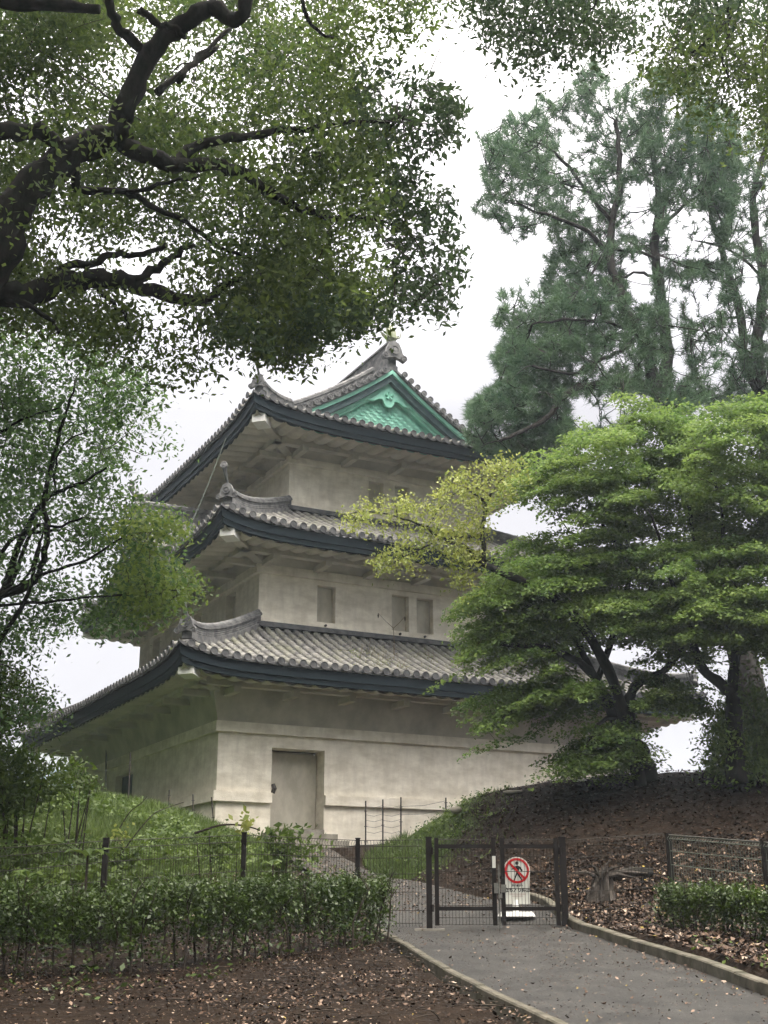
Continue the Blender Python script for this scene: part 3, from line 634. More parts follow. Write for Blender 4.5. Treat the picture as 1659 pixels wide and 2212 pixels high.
# ---- dormer on the left side of the middle roof
def dormer():
    tc_, hw, zr, zl = 7.2, 3.5, 11.95, 9.95
    prof = lambda q: zl+(zr-zl)*(.30*(1-q/hw)+.70*(1-q/hw)**2)      # q distance from ridge line
    s0, s1 = -.42, 3.3; mb = MB(); n = 12; sp = (s1-s0)/n
    for sg in (-1, 1):
        P = lambda s, q, h: W(s, tc_+sg*q, prof(min(q, hw))+h)
        for k in range(n):
            for j in range(11):
                q1, q0 = hw*(1-j/11), hw*(1-(j+1)/11); sa, sb = s0+k*sp, s0+(k+1)*sp; sm = (sa+sb)/2
                mb.add([P(sa, q1, .03), P(sm, q1, 0), P(sb, q1, .03), P(sa, q0, 0), P(sm, q0, -.03), P(sb, q0, 0)], [(0, 1, 4, 3), (1, 2, 5, 4)])
        for k in range(n+1):
            s = s0+k*sp
            for j in range(11):
                q1, q0 = hw*(1-j/11)+(.05 if j == 0 else 0), hw*(1-(j+1)/11); vs = []
                for q, r in ((q1, .093), (q0, .08)):
                    c = P(s, q, .02)
                    for a in range(7): w_ = PI*a/6; vs.append(c+EA*r*math.cos(w_)+EZ*r*math.sin(w_))
                mb.add(vs, [(a, a+1, 8+a, 7+a) for a in range(6)]+[tuple(range(6, -1, -1))])
            disc(mb, P(s, hw+.09, .03), -EB*(-sg)*-1 if sg < 0 else EB, .095, .04)
        mb.sweep([W(s0-.02, tc_+sg*q, prof(q)) for q in np.linspace(hw, 0, 14)], [(0, -.4), (0, -.05), (.1, -.05), (.1, -.4)], EA)
    mb.add([W(s0+.6, tc_+q, prof(abs(q))-.05) for q in np.linspace(-hw, hw, 21)]+[W(s0+.6, tc_+q, 9.7) for q in np.linspace(-hw, hw, 21)], [(k, k+1, 22+k, 21+k) for k in range(20)])
    d = mb.build('dormer', M['tile'], roofs[1])
    r = MB(); ridge_stack(r, [W(s, tc_, zr+.03) for s in np.linspace(s0+.05, s1, 8)], .3, .42)
    for sg in (-1, 1): ridge_stack(r, [W(s0+.55, tc_+sg*q, prof(q)+.05) for q in np.linspace(.35, hw-.5, 12)], .26, .36)
    r.build('dormer_ridge', M['tile_ridge'], roofs[1]); oni(roofs[1], W(s0-.02, tc_, zr+.12), -EA, .8)
dormer()
# lightning cable down the left side
mb = MB(); A_ = W(.9, 2.9, 13.3); B_ = W(-.2, 3.2, 9.9); mb.tube([A_+(B_-A_)*k/8+EZ*(-.12*math.sin(PI*k/8)) for k in range(9)], .014, 5); mb.build('lightning_cable', M['wire_green'], tur)
mb = MB(); mb.tube([W(-.16, 9.95, 5.5), W(-.14, 9.9, 4.5), W(-.16, 9.6, 3.6), W(-.16, 9.55, 2.3)], .022, 5); mb.build('lightning_cable', M['iron'], tur)
mb = MB(); mb.tube([W(-.12, 14.3, 5.5), W(-.14, 14.3, 4.4), W(-.16, 14.35, 2.3)], .03, 5); mb.build('rain_pipe', M['iron'], tur)
#@@MORE
# ------------------------------------------------------------------ vegetation helpers
def in_poly(P, poly):
    x, y = P[:, 0], P[:, 1]; c = np.zeros(len(P), bool); n = len(poly)
    for i in range(n):
        x1, y1 = poly[i]; x2, y2 = poly[(i+1) % n]
        if y1 == y2: continue
        k = ((y1 > y) != (y2 > y)) & (x < (x2-x1)*(y-y1)/(y2-y1)+x1); c ^= k
    return c
def sample_region(poly, holes, Y0, Y1, n, gate=None, seed=0, edge=0):
    """points spread through the volume of a crown whose outline is poly, between depths Y0 and Y1"""
    p = np.array(poly, float); lo, hi = p.min(0), p.max(0); res = []; tot = 0
    while tot < n:
        q = lo+(hi-lo)*RNG.random((n*3, 2)); k = in_poly(q, poly)
        for h in holes: k &= ~(in_poly(q, h) & (RNG.random(len(q)) < .93))
        q = q[k]; Y = Y0+(Y1-Y0)*RNG.random(len(q)); w3 = rays(q)*Y[:, None]
        if gate:
            s, thr = gate; g = vnoise(w3, s, seed)*.65+vnoise(w3, s*2.3, seed+5)*.35; w3 = w3[g > thr]
        res.append(w3); tot += len(w3)
    return np.concatenate(res)[:n]
def leaves(C, per, spread, size, asp=.45, up=.5, flat=1., name='foliage', m=None, parent=None, droop=.2, jit=.3, shape='leaf'):
    """per leaves round each clump centre; each leaf a folded rhombus of its own"""
    n = len(C)*per; c = np.repeat(C, per, 0)
    g = RNG.normal(size=(n, 3)); g *= spread; g[:, 2] *= flat
    if droop: g[:, 2] -= droop*np.hypot(g[:, 0], g[:, 1])
    c = c+g
    nrm = RNG.normal(size=(n, 3)); nrm /= np.linalg.norm(nrm, axis=1)[:, None]; nrm = nrm*(1-up)+np.array([0, 0, 1.])*up; nrm /= np.linalg.norm(nrm, axis=1)[:, None]+1e-9
    a = RNG.normal(size=(n, 3)); a -= nrm*(a*nrm).sum(1)[:, None]; a /= np.linalg.norm(a, axis=1)[:, None]+1e-9; b = np.cross(nrm, a)
    L = size*(1+jit*RNG.normal(size=n)).clip(.4, 1.8)[:, None]; a = a*L; b = b*L*asp
    v = np.empty((n, 4, 3)); v[:, 0] = c-a*.5; v[:, 1] = c+b*.5-nrm*L*.06; v[:, 2] = c+a*.5-nrm*L*.1; v[:, 3] = c-b*.5-nrm*L*.06
    val = np.clip(np.repeat(RNG.random(len(C)), per)*.5+RNG.random(n)*.5, 0, 1)
    return mesh_obj(name, v.reshape(-1, 3), np.arange(n*4).reshape(n, 4), m, parent, attr=('FACE', val))
def wpts(L, Y): 
    """[(px,py,Y)] -> world points"""
    return [at(q[0], q[1], q[2] if len(q) > 2 else Y) for q in L]
def smooth(P, n=4):
    P = [np.asarray(p, float) for p in P]; o = []
    for i in range(len(P)-1):
        p0, p1, p2, p3 = P[max(i-1, 0)], P[i], P[i+1], P[min(i+2, len(P)-1)]
        for k in range(n): t = k/n; o.append(.5*((2*p1)+(-p0+p2)*t+(2*p0-5*p1+4*p2-p3)*t*t+(-p0+3*p1-3*p2+p3)*t**3))
    o.append(P[-1]); return o
class WP:
    def __init__(s, p): s.w = p
def limb(mb, L, r0, r1, Y=None, n=8, nodes=None, wob=.0):
    P = smooth([np.array(q.w) if isinstance(q, WP) else q for q in ([q if isinstance(q, WP) else at(*q) for q in L])], 4); m_ = len(P)
    P = [p+RNG.normal(size=3)*wob*(0 < i < m_-1) for i, p in enumerate(P)]
    R = [r0+(r1-r0)*i/(m_-1) for i in range(m_)]; R = [r*(1+.10*math.sin(i*1.9+r0*40)) for i, r in enumerate(R)]
    mb.tube(P, R, n)
    if nodes is not None: nodes.extend(P)
    return P
def twigs(mb, C, nodes, frac=1., r=.012, sag=.1, maxd=3.0):
    """thin branches joining clump centres to the nearest limb"""
    Nn = np.array(nodes)
    grow = []
    for c in C[:int(len(C)*frac)]:
        d = np.linalg.norm(Nn-c, axis=1); k = int(np.argmin(d))
        if d[k] > maxd: continue
        p = Nn[k]; mid = (p+c)/2+RNG.normal(size=3)*d[k]*.10+np.array([0, 0, d[k]*sag]); q1 = p*.6+mid*.4+RNG.normal(size=3)*d[k]*.03
        rr = r*(.6+.5*d[k]); mb.tube([p, q1, mid, c], [rr, rr*.85, rr*.6, r*.35], 4, cap=False); grow += [mid, c]
        if len(grow) > 40: Nn = np.concatenate([Nn, np.array(grow)]); grow = []
    return
# ------------------------------------------------------------------ big camphor tree reaching in from the left
def camphor():
    t = empty('camphor_tree', (-7.2, 12.6, G1(-7.2, 12.6)), 'huge camphor tree whose dark limbs and dense leaves reach in from the upper left', 'tree')
    mb = MB(); nodes = []
    b = np.array([-7.2, 12.6, G1(-7.2, 12.6)-.3])
    limb(mb, [WP(b), WP(b+[.1, .1, 3]), WP(b+[.5, .4, 5.]), (-120, 720, 12.8)], .62, .36, n=10)
    mb2 = mb
    A = lambda L, r0, r1, **k: limb(mb2, L, r0, r1, nodes=nodes, n=9, wob=.015, **k)
    A([(-120, 720, 12.8), (-40, 600, 12.8), (5, 540, 12.7), (25, 455, 12.6), (90, 385, 12.6), (165, 325, 12.6), (255, 300, 12.6)], .26, .17)
    A([(255, 300, 12.6), (262, 250, 12.5), (290, 185, 12.4), (338, 100, 12.3), (410, 42, 12.2), (460, 16, 12.2), (508, 45, 12.1), (535, 0, 12.0), (560, -60, 12)], .15, .07)
    A([(312, 115, 12.3), (262, 65, 12.), (238, 20, 11.8), (235, -40, 11.7)], .07, .045)
    A([(255, 290, 12.6), (275, 315, 12.6), (345, 345, 12.7), (380, 356, 12.8), (455, 356, 13), (520, 372, 13.2), (567, 405, 13.4), (625, 438, 13.6), (688, 466, 13.8), (800, 470, 14)], .12, .035)
    A([(380, 352, 12.8), (420, 317, 12.9), (480, 303, 13), (553, 290, 13.2), (625, 280, 13.4), (705, 276, 13.6), (800, 262, 13.8), (870, 255, 14)], .075, .02)
    A([(697, 280, 13.6), (700, 320, 13.5), (690, 345, 13.4)], .025, .012)
    A([(165, 330, 12.6), (165, 400, 12.9), (175, 410, 13), (270, 415, 13.2), (320, 440, 13.4), (400, 480, 13.6), (470, 530, 13.8), (530, 555, 14)], .06, .02)
    A([(270, 415, 13.2), (340, 400, 13.2), (430, 380, 13.4)], .035, .015)
    A([(-140, 640, 13.), (-60, 630, 13.2), (0, 632, 13.3), (72, 634, 13.4), (135, 607, 13.5), (215, 603, 13.6), (270, 608, 13.7), (313, 626, 13.8), (385, 645, 14), (433, 650, 14.1), (475, 628, 14.2), (520, 600, 14.4)], .19, .04)
    A([(133, 605, 13.5), (142, 575, 13.5), (200, 570, 13.5), (250, 550, 13.6), (310, 548, 13.7), (360, 528, 13.8)], .06, .03)
    A([(290, 605, 13.7), (338, 582, 13.8), (375, 555, 13.9), (420, 530, 14)], .065, .03)
    A([(0, 645, 13.3), (60, 662, 13.2), (110, 690, 13.2), (125, 720, 13.2)], .04, .02)
    A([(210, 630, 13.6), (245, 655, 13.6), (275, 690, 13.7), (280, 725, 13.8)], .03, .015)
    A([(-60, -20, 11.5), (40, 5, 11.6), (140, 12, 11.7), (215, 20, 11.8)], .11, .05)
    A([(300, 20, 11.9), (340, 50, 12), (375, 60, 12.1), (400, 80, 12.2)], .05, .03)
    A([(-60, 300, 12.2), (20, 285, 12.3), (90, 290, 12.4), (165, 320, 12.5)], .12, .08)
    A([(385, 175, 12.6), (430, 120, 12.9), (500, 60, 13.2)], .04, .025); A([(340, 200, 13), (400, 150, 13.2), (470, 100, 13.4)], .05, .03)
    A([(640, -40, 12.8), (665, 40, 13), (700, 75, 13.1), (720, 80, 13.2)], .03, .015)
    mb.build('trunk', M['bark'], t, smooth=True)
    poly = [(-420, -120), (1010, -120), (965, 0), (905, 55), (845, 105), (795, 145), (770, 180), (760, 240), (800, 270), (830, 300), (830, 420), (850, 520), (845, 620), (820, 680), (780, 690), (740, 712), (690, 735), (640, 752), (600, 770), (560, 762), (525, 740), (485, 700), (452, 690), (450, 730), (455, 762), (430, 792), (395, 800), (340, 830), (330, 790), (260, 760), (200, 720), (120, 690), (-120, 700), (-420, 620)]
    holes = [[(355, 170), (380, 120), (430, 80), (510, 90), (480, 130), (420, 165), (380, 200)], [(350, 195), (430, 185), (500, 215), (495, 255), (430, 250), (360, 225)], [(298, 355), (350, 350), (360, 390), (355, 440), (330, 448), (310, 410)],
             [(60, 500), (120, 455), (165, 440), (200, 500), (200, 570), (130, 580), (60, 560)], [(215, 510), (300, 520), (330, 560), (300, 590), (220, 585)], [(70, 650), (140, 640), (230, 640), (230, 668), (150, 675), (80, 668)], [(165, 250), (210, 235), (235, 270), (190, 290)], [(-20, 20), (30, 10), (30, 60), (-10, 75)]]
    C = sample_region(poly, holes, 13.3, 17.5, 3500, (.6, .485), 3); C = np.concatenate([C, sample_region(poly, holes, 11.4, 12.4, 45, (.5, .52), 4)])
    C_shade = sample_region([(-1500, -420), (1500, -420), (1500, -1700), (-1500, -1700)], [], 7.5, 12.5, 1500)  # unseen leaves above the frame, added to shade the foreground
    leaves(C_shade, 34, .34, .17, .5, .4, .8, 'crown', M['leaf_camphor'], t, .2)
    # loose outer sprays against the sky
    C2 = sample_region([(770, 180), (800, 150), (880, 140), (925, 175), (990, 215), (995, 260), (955, 330), (925, 400), (965, 420), (985, 480), (1000, 560), (985, 640), (960, 690), (900, 680), (830, 695), (820, 660), (850, 540), (830, 400), (825, 300), (765, 240)],
                       [[(905, 300), (1000, 330), (990, 400), (930, 400)], [(840, 180), (870, 190), (850, 240), (820, 220)]], 13, 15.5, 230, (1.5, .42), 9)
    C3_ = sample_region([(440, 700), (600, 778), (760, 712), (830, 702), (800, 640), (500, 640)], [], 13, 15.5, 120)
    tw = MB(); twigs(tw, np.concatenate([C2, C[:500]]), nodes, 1., .009, .03); tw.build('twig', M['twig'], t)
    leaves(np.concatenate([C]), 48, .20, .085, .45, .25, .8, 'crown', M['leaf_camphor'], t, .25)
    leaves(np.concatenate([C2, C3_]), 22, .095, .10, .46, .2, 1., 'crown', M['leaf_overhang'], t, .3)
camphor()
# ------------------------------------------------------------------ spreading tree on the left
def left_tree():
    LS = .75; t = empty('broadleaf_tree', (-8.4, 17.5, G1(-8.4, 17.5)), 'light green broadleaf tree with forking thin branches at the left edge beside the turret', 'tree')
    mb = MB(); nodes = []
    base = at(-130, 1700, 17.5); base = np.array([-8.4, 17.5, G1(-8.4, 17.5)-.3])
    limb(mb, [WP(base), WP(base+[.2, 0, 1.5]), (-90, 1480, 17.3), (-10, 1400, 17.2)], .22, .13, nodes=nodes)
    A = lambda L, r0, r1: limb(mb, L, r0*LS, r1*LS, nodes=nodes, n=7, wob=.01)
    A([(-10, 1290, 17.2), (60, 1265, 17.2), (88, 1225, 17.1), (104, 1150, 17), (95, 1080, 16.9), (115, 990, 16.8), (132, 930, 16.8), (143, 890, 16.8), (160, 840, 16.8)], .08, .02)
    A([(-60, 1320, 17.4), (0, 1290, 17.3), (40, 1180, 17.2), (85, 1100, 17.1), (120, 1065, 17), (180, 1040, 16.9), (230, 1010, 16.8)], .09, .02)
    A([(-10, 1400, 17.2), (60, 1270+10, 17), (85, 1150+20, 16.8)], .05, .03)
    A([(-50, 1340, 17.2), (0, 1290, 17), (55, 1250, 16.8), (95, 1145, 16.6)], .04, .02)
    A([(-60, 1360, 17.3), (0, 1285, 17.2), (25, 1260, 17.1), (70, 1145, 17.0), (120, 1140, 16.9), (178, 1118, 16.8)], .06, .02)
    A([(-60, 1300, 17.4), (20, 1172, 17.3), (80, 1150, 17.2), (130, 1145, 17.1)], .05, .02)
    A([(-30, 1300, 17.1), (60, 1255, 17), (105, 1235, 16.9), (190, 1210, 16.7), (260, 1165, 16.6), (340, 1145, 16.6)], .045, .012)
    A([(-30, 1310, 17.1), (100, 1300, 17), (200, 1290, 16.8), (300, 1280, 16.7), (400, 1270, 16.7)], .035, .01)
    A([(-30, 950, 17), (0, 935, 17), (50, 905, 17), (130, 880, 16.9)], .04, .015)
    A([(120, 1065, 17), (118, 1020, 16.9), (140, 960, 16.8), (190, 930, 16.8)], .03, .012)
    mb.build('trunk', M['bark'], t, smooth=True)
    poly = [(-330, 700), (120, 690), (260, 760), (335, 830), (345, 900), (400, 950), (395, 965), (330, 1000), (300, 1020), (275, 1060), (300, 1090), (375, 1110), (390, 1150), (290, 1175), (340, 1195), (400, 1250), (400, 1275), (360, 1290), (340, 1320), (300, 1330), (260, 1360), (180, 1370), (130, 1420), (100, 1480), (90, 1550), (60, 1580), (-120, 1600), (-330, 1450)]
    holes = [[(225, 730), (262, 745), (270, 800), (240, 810), (225, 770)], [(150, 1190), (265, 1200), (260, 1250), (170, 1260), (140, 1230)], [(80, 1430), (200, 1410), (240, 1440), (120, 1540), (85, 1500)], [(0, 1290), (60, 1300), (40, 1340), (-20, 1330)], [(270, 940), (320, 960), (290, 1000), (250, 990)], [(210, 1080), (270, 1075), (280, 1110), (220, 1115)], [(120, 1130), (170, 1150), (150, 1190), (110, 1180)], [(15, 1420), (60, 1410), (60, 1450), (10, 1460)]]
    C = sample_region(poly, holes, 16.9, 20.5, 1500, (1.1, .50), 21)
    lo = sample_region([(270, 1190), (340, 1195), (425, 1255), (420, 1280), (370, 1295), (350, 1330), (320, 1345), (270, 1320), (250, 1300)], [], 16, 17.4, 85)
    up_ = sample_region([(290, 1100), (380, 1110), (392, 1150), (300, 1170), (250, 1140)], [], 16, 17.4, 40)
    tw = MB(); twigs(tw, np.concatenate([lo, C[:900]]), nodes, 1., .009, .03); tw.build('twig', M['twig'], t)
    C = np.concatenate([C, sample_region(poly, holes, 15.6, 16.6, 130, (.8, .5), 23)])
    leaves(C, 38, .19, .08, .5, .45, .6, 'crown', M['leaf_left'], t, .2)
    leaves(np.concatenate([lo, up_]), 30, .15, .07, .5, .5, .6, 'crown', M['leaf_light'], t, .3)
left_tree()
# ------------------------------------------------------------------ overhanging branches, top right
def overhang():
    t = empty('oak_tree', (9.5, 12.5, G1(9.5, 12.5)), 'evergreen oak leaning in over the top right corner with dark drooping leaf sprays', 'tree')
    mb = MB(); nodes = []; b = np.array([9.5, 12.5, G1(9.5, 12.5)-.3])
    limb(mb, [WP(b), WP(b+[-.1, 0, 4]), WP(b+[-.6, .2, 8]), (1750, -80, 12.8)], .4, .14, nodes=nodes, n=9)
    A = lambda L, r0, r1: limb(mb, L, r0, r1, nodes=nodes, n=7, wob=.01)
    A([(1750, -80, 12.8), (1600, -40, 12.9), (1400, -50, 13), (1200, -60, 13.2), (1080, -40, 13.4)], .09, .03)
    A([(1575, -40, 12.9), (1572, 40, 13), (1540, 80, 13), (1500, 110, 13.1), (1470, 115, 13.2)], .035, .012)
    A([(1572, 40, 13), (1570, 90, 13), (1560, 130, 13), (1575, 170, 13)], .025, .01)
    A([(1300, -60, 13.1), (1290, 0, 13.2), (1270, 30, 13.3), (1240, 70, 13.4)], .025, .01); A([(1150, -50, 13.2), (1140, 20, 13.3), (1130, 90, 13.4)], .02, .008)
    mb.build('trunk', M['bark'], t, smooth=True)
    poly = [(1005, -120), (1008, 15), (1030, 60), (1050, 80), (1080, 78), (1085, 110), (1110, 140), (1150, 158), (1180, 140), (1215, 125), (1245, 125), (1262, 132), (1310, 140), (1340, 110), (1350, 80), (1400, 85), (1430, 60), (1480, 55), (1760, 60), (1760, -120)]
    C = sample_region(poly, [[(1290, -20), (1340, -20), (1330, 40), (1290, 30)], [(1390, 15), (1440, 10), (1440, 55), (1390, 60)]], 12.4, 14.8, 620, (1.3, .42), 31)
    p2 = [(1400, 85), (1480, 50), (1760, 40), (1760, 330), (1600, 300), (1500, 260), (1440, 200), (1380, 150)]
    C2 = sample_region(p2, [[(1340, 90), (1400, 60), (1420, 90), (1380, 130)]], 12.4, 15.2, 420, (1., .42), 37)
    tw = MB(); twigs(tw, np.concatenate([C[:160], C2[:120]]), nodes, 1., .008, .02); tw.build('twig', M['twig'], t)
    leaves(C, 26, .14, .085, .42, .2, 1., 'crown', M['leaf_overhang'], t, .3)
    leaves(C2, 26, .17, .08, .42, .3, 1., 'crown', M['leaf_camphor'], t, .3)
overhang()
# ------------------------------------------------------------------ pines
def needles(C, dirs, per, L, parent, w_=.009):
    n = len(C)*per; c = np.repeat(C, per, 0); d = np.repeat(dirs, per, 0)
    v = RNG.normal(size=(n, 3)); v /= np.linalg.norm(v, axis=1)[:, None]; v = v*.85+d*.75; v /= np.linalg.norm(v, axis=1)[:, None]
    c = c-d*(RNG.random(n)[:, None])*.22; ll = L*(.7+.5*RNG.random(n))[:, None]; s_ = np.cross(v, RNG.normal(size=(n, 3))); s_ /= np.linalg.norm(s_, axis=1)[:, None]+1e-9
    vv = np.empty((n, 3, 3)); vv[:, 0] = c-s_*w_; vv[:, 1] = c+s_*w_; vv[:, 2] = c+v*ll-np.array([0, 0, .03])
    val = np.clip(np.repeat(RNG.random(len(C)), per)*.5+RNG.random(n)*.5, 0, 1)
    mesh_obj('crown', vv.reshape(-1, 3), np.arange(n*3).reshape(n, 3), M['needle'], parent, attr=('FACE', val))
def pine(nm_label, base, stems, poly, holes, Y0, Y1, nt, seed):
    t = empty('pine_tree', (base[0], base[1], G1(base[0], base[1])), nm_label, 'tree', 'pine trees behind the maple'); mb = MB(); nodes = []
    b = np.array([base[0], base[1], G1(base[0], base[1])-.3]); p1 = at(*stems[0][0][0]); limb(mb, [WP(b), WP(b*.5+p1*.5+[.2, 0, 0]), WP(p1)], .36, .30, nodes=nodes, n=9)
    for L, r0, r1 in stems: limb(mb, L, r0, r1, nodes=nodes, n=7, wob=.02)
    C = sample_region(poly, holes, Y0, Y1, nt, (.55, .45), seed)
    Nn = np.array(nodes); dm0 = np.array([np.min(np.linalg.norm(Nn-c, axis=1)) for c in C]); C = C[dm0 > .42]; k = np.array([np.argmin(np.linalg.norm(Nn-c, axis=1)) for c in C]); d = C-Nn[k]; dd = np.linalg.norm(d, axis=1)[:, None]; d = d/(dd+1e-9); d = d*.6+np.array([0, 0, .75]); d /= np.linalg.norm(d, axis=1)[:, None]
    # shoots gather on boughs: a bough per 9 tufts
    B = C[::11]; tw = MB(); twigs(tw, B, nodes, 1., .016, .04, 6.5)
    kb = np.array([np.argmin(np.linalg.norm(B-c, axis=1)) for c in C])
    for i_ in range(0, len(C), 2):
        p = B[kb[i_]]; q = C[i_]
        if np.linalg.norm(p-q) < 1.6: tw.tube([p, (p+q)/2+[0, 0, -.05], q], [.018, .014, .01], 3, cap=False)
    mb.build('trunk', M['bark_pine'], t, smooth=True); tw.build('bough', M['bark_pine'], t)
    needles(C, d, 34, .27, t)
Yp = 30.
pine('tall pine with forked trunk behind the maple, lowest limb reaching towards the turret roof', (9.7, 30.5),
     [([(1433, 880, Yp), (1425, 845, Yp)], .30, .27),
      ([(1425, 850, Yp), (1405, 800, Yp), (1404, 768, Yp), (1382, 722, Yp-.2), (1347, 664, Yp-.4), (1335, 610, Yp-.4), (1318, 558, Yp-.3), (1323, 481, Yp), (1337, 409, Yp), (1337, 337, Yp), (1330, 260, Yp)], .19, .06),
      ([(1425, 850, Yp), (1440, 798, Yp), (1436, 722, Yp+.2), (1424, 625, Yp+.3), (1414, 529, Yp+.4), (1424, 433, Yp+.4), (1411, 346, Yp+.4), (1400, 250, Yp+.4)], .20, .06),
      ([(1420, 840, Yp), (1380, 828, Yp-.2), (1335, 826, Yp-.4), (1254, 836, Yp-.8), (1210, 862, Yp-1), (1182, 902, Yp-1.2), (1126, 932, Yp-1.4), (1080, 952, Yp-1.5)], .14, .04),
      ([(1370, 735, Yp), (1340, 758, Yp-.4), (1290, 782, Yp-.8), (1230, 805, Yp-1.2), (1150, 790, Yp-1.5)], .07, .03),
      ([(1382, 722, Yp-.2), (1320, 700, Yp-.6), (1240, 690, Yp-1), (1150, 700, Yp-1.4)], .06, .025),
      ([(1318, 558, Yp), (1270, 500, Yp-.6), (1200, 470, Yp-1), (1120, 440, Yp-1.3)], .08, .03), ([(1323, 481, Yp), (1260, 400, Yp-.4), (1200, 330, Yp-.8), (1130, 300, Yp-1.2)], .07, .025),
      ([(1424, 560, Yp), (1370, 545, Yp+.2), (1300, 540, Yp+.4)], .05, .03), ([(1424, 500, Yp), (1480, 440, Yp+.4), (1550, 400, Yp+.8)], .06, .03), ([(1420, 600, Yp), (1380, 590, Yp), (1330, 600, Yp)], .05, .03)],
     [(1279, 120), (1226, 192), (1200, 215), (1164, 202), (1150, 235), (1110, 235), (1090, 240), (1070, 290), (1029, 285), (1050, 340), (1034, 365), (1055, 410), (1015, 447), (1053, 470), (1090, 500), (1120, 545), (1159, 553), (1135, 600), (1100, 630), (1068, 621), (1075, 670), (1058, 688), (1092, 717), (1060, 770), (1085, 815), (1010, 870), (1000, 950), (1080, 990), (1200, 970), (1330, 940), (1400, 880), (1450, 900), (1520, 880), (1560, 780), (1560, 560), (1600, 420), (1600, 260), (1500, 150), (1400, 140), (1340, 190), (1300, 150)],
     [[(1440, 440), (1560, 450), (1560, 560), (1445, 560)], [(1440, 600), (1560, 590), (1540, 800), (1450, 820)], [(1220, 850), (1400, 850), (1400, 905), (1240, 930)], [(1090, 570), (1150, 575), (1150, 600), (1100, 610)], [(1350, 560), (1410, 560), (1410, 660), (1360, 650)], [(1345, 400), (1410, 380), (1410, 520), (1345, 500)]], 28.3, 32, 6600, 41)
pine('second pine with a slim leaning trunk at the right edge of the picture', (9.9, 31.5),
     [([(1660, 1000, 31.), (1655, 870, 31)], .24, .22), ([(1655, 870, 31), (1632, 770, 31), (1640, 690, 31), (1648, 601, 31), (1628, 481, 31), (1632, 409, 31), (1650, 330, 31), (1660, 240, 31)], .19, .06),
      ([(1645, 850, 31), (1610, 780, 31.2), (1597, 673, 31.4), (1568, 577, 31.4), (1560, 543, 31.4), (1534, 457, 31.4), (1520, 400, 31.4)], .15, .05), ([(1640, 700, 31), (1700, 640, 31), (1740, 600, 31)], .06, .03), ([(1600, 680, 31), (1550, 700, 31), (1500, 740, 31)], .05, .02), ([(1648, 600, 31), (1580, 540, 30), (1500, 520, 29.8)], .05, .02)],
     [(1480, 420), (1560, 330), (1680, 220), (1800, 210), (1930, 300), (2010, 480), (1990, 700), (1900, 880), (1650, 900), (1560, 900), (1500, 860), (1470, 700), (1480, 560)],
     [[(1480, 600), (1560, 600), (1560, 680), (1480, 690)], [(1600, 560), (1640, 560), (1640, 640), (1600, 640)], [(1440, 440), (1530, 470), (1560, 560), (1445, 560)], [(1500, 780), (1560, 760), (1560, 830), (1500, 850)]], 29, 33, 3600, 47)
# ------------------------------------------------------------------ maples
def maple(label, base, limbs_, polys, Y0, Y1, npad, seed, grp='maples on the bank', m='leaf_maple', per=240, pad=(.48, .48, .04), size=.066):
    t = empty('maple_tree', (base[0], base[1], G1(base[0], base[1])), label, 'tree', grp); mb = MB(); nodes = []
    for L, r0, r1 in limbs_: limb(mb, L, r0, r1, nodes=nodes, n=8, wob=.01)
    Cs = []
    for poly, holes, k, gate in polys: Cs.append(sample_region(poly, holes, Y0, Y1, k, gate, seed))
    C = np.concatenate(Cs); wv = (vnoise(np.c_[C[:, 0], C[:, 1], C[:, 1]*0], .45, seed)-.5)*1.5; C[:, 2] = np.round((C[:, 2]+wv)/.42)*.42-wv+RNG.normal(size=len(C))*.06
    tw = MB(); twigs(tw, C, nodes, 1., .010, .06, 4.5)
    mb.build('trunk', M['bark'], t, smooth=True); tw.build('twig', M['twig'], t)
    # layered pads of leaves
    n = len(C)*per; c = np.repeat(C, per, 0); r = np.sqrt(RNG.random(n)); th = RNG.random(n)*2*PI; sz = np.repeat(.65+.7*RNG.random(len(C)), per); el = np.repeat(.6+.5*RNG.random(len(C)), per)
    rot = np.repeat(np.arctan2(C[:, 1]-base[1], C[:, 0]-base[0])+RNG.normal(size=len(C))*.45, per); px, py = r*np.cos(th)*sz*1.55, r*np.sin(th)*sz*el*.85
    x = (px*np.cos(rot)-py*np.sin(rot))*pad[0]; y = (px*np.sin(rot)+py*np.cos(rot))*pad[1]
    z = -.22*r*r*sz*pad[0]+RNG.normal(size=n)*pad[2]+(vnoise(np.c_[c[:, 0]+x, c[:, 1]+y, c[:, 2]], 3.2, 5)-.5)*.22
    dx = c[:, 0]-base[0]; dy = c[:, 1]-base[1]; dr = np.hypot(dx, dy)+.3; z = z-.38*(x*dx+y*dy)/dr*np.clip(dr/2.5, 0, 1)
    c = c+np.c_[x, y, z]
    nrm = RNG.normal(size=(n, 3))*.42+np.array([0, 0, 1.])+np.c_[x, y, x*0]*.6; nrm /= np.linalg.norm(nrm, axis=1)[:, None]
    a = RNG.normal(size=(n, 3)); a -= nrm*(a*nrm).sum(1)[:, None]; a /= np.linalg.norm(a, axis=1)[:, None]; b = np.cross(nrm, a); L = size*(.7+.6*RNG.random(n))[:, None]
    v = np.empty((n, 4, 3)); v[:, 0] = c-a*L*.5; v[:, 1] = c+b*L*.42; v[:, 2] = c+a*L*.55-nrm*L*.2; v[:, 3] = c-b*L*.42
    val = np.clip(np.repeat(RNG.random(len(C)), per)*.45+RNG.random(n)*.55, 0, 1)
    mesh_obj('crown', v.reshape(-1, 3), np.arange(n*4).reshape(n, 4), M[m], t, attr=('FACE', val))
    return t
Ym = 24.2
b1 = at(1385, 1668, Ym)
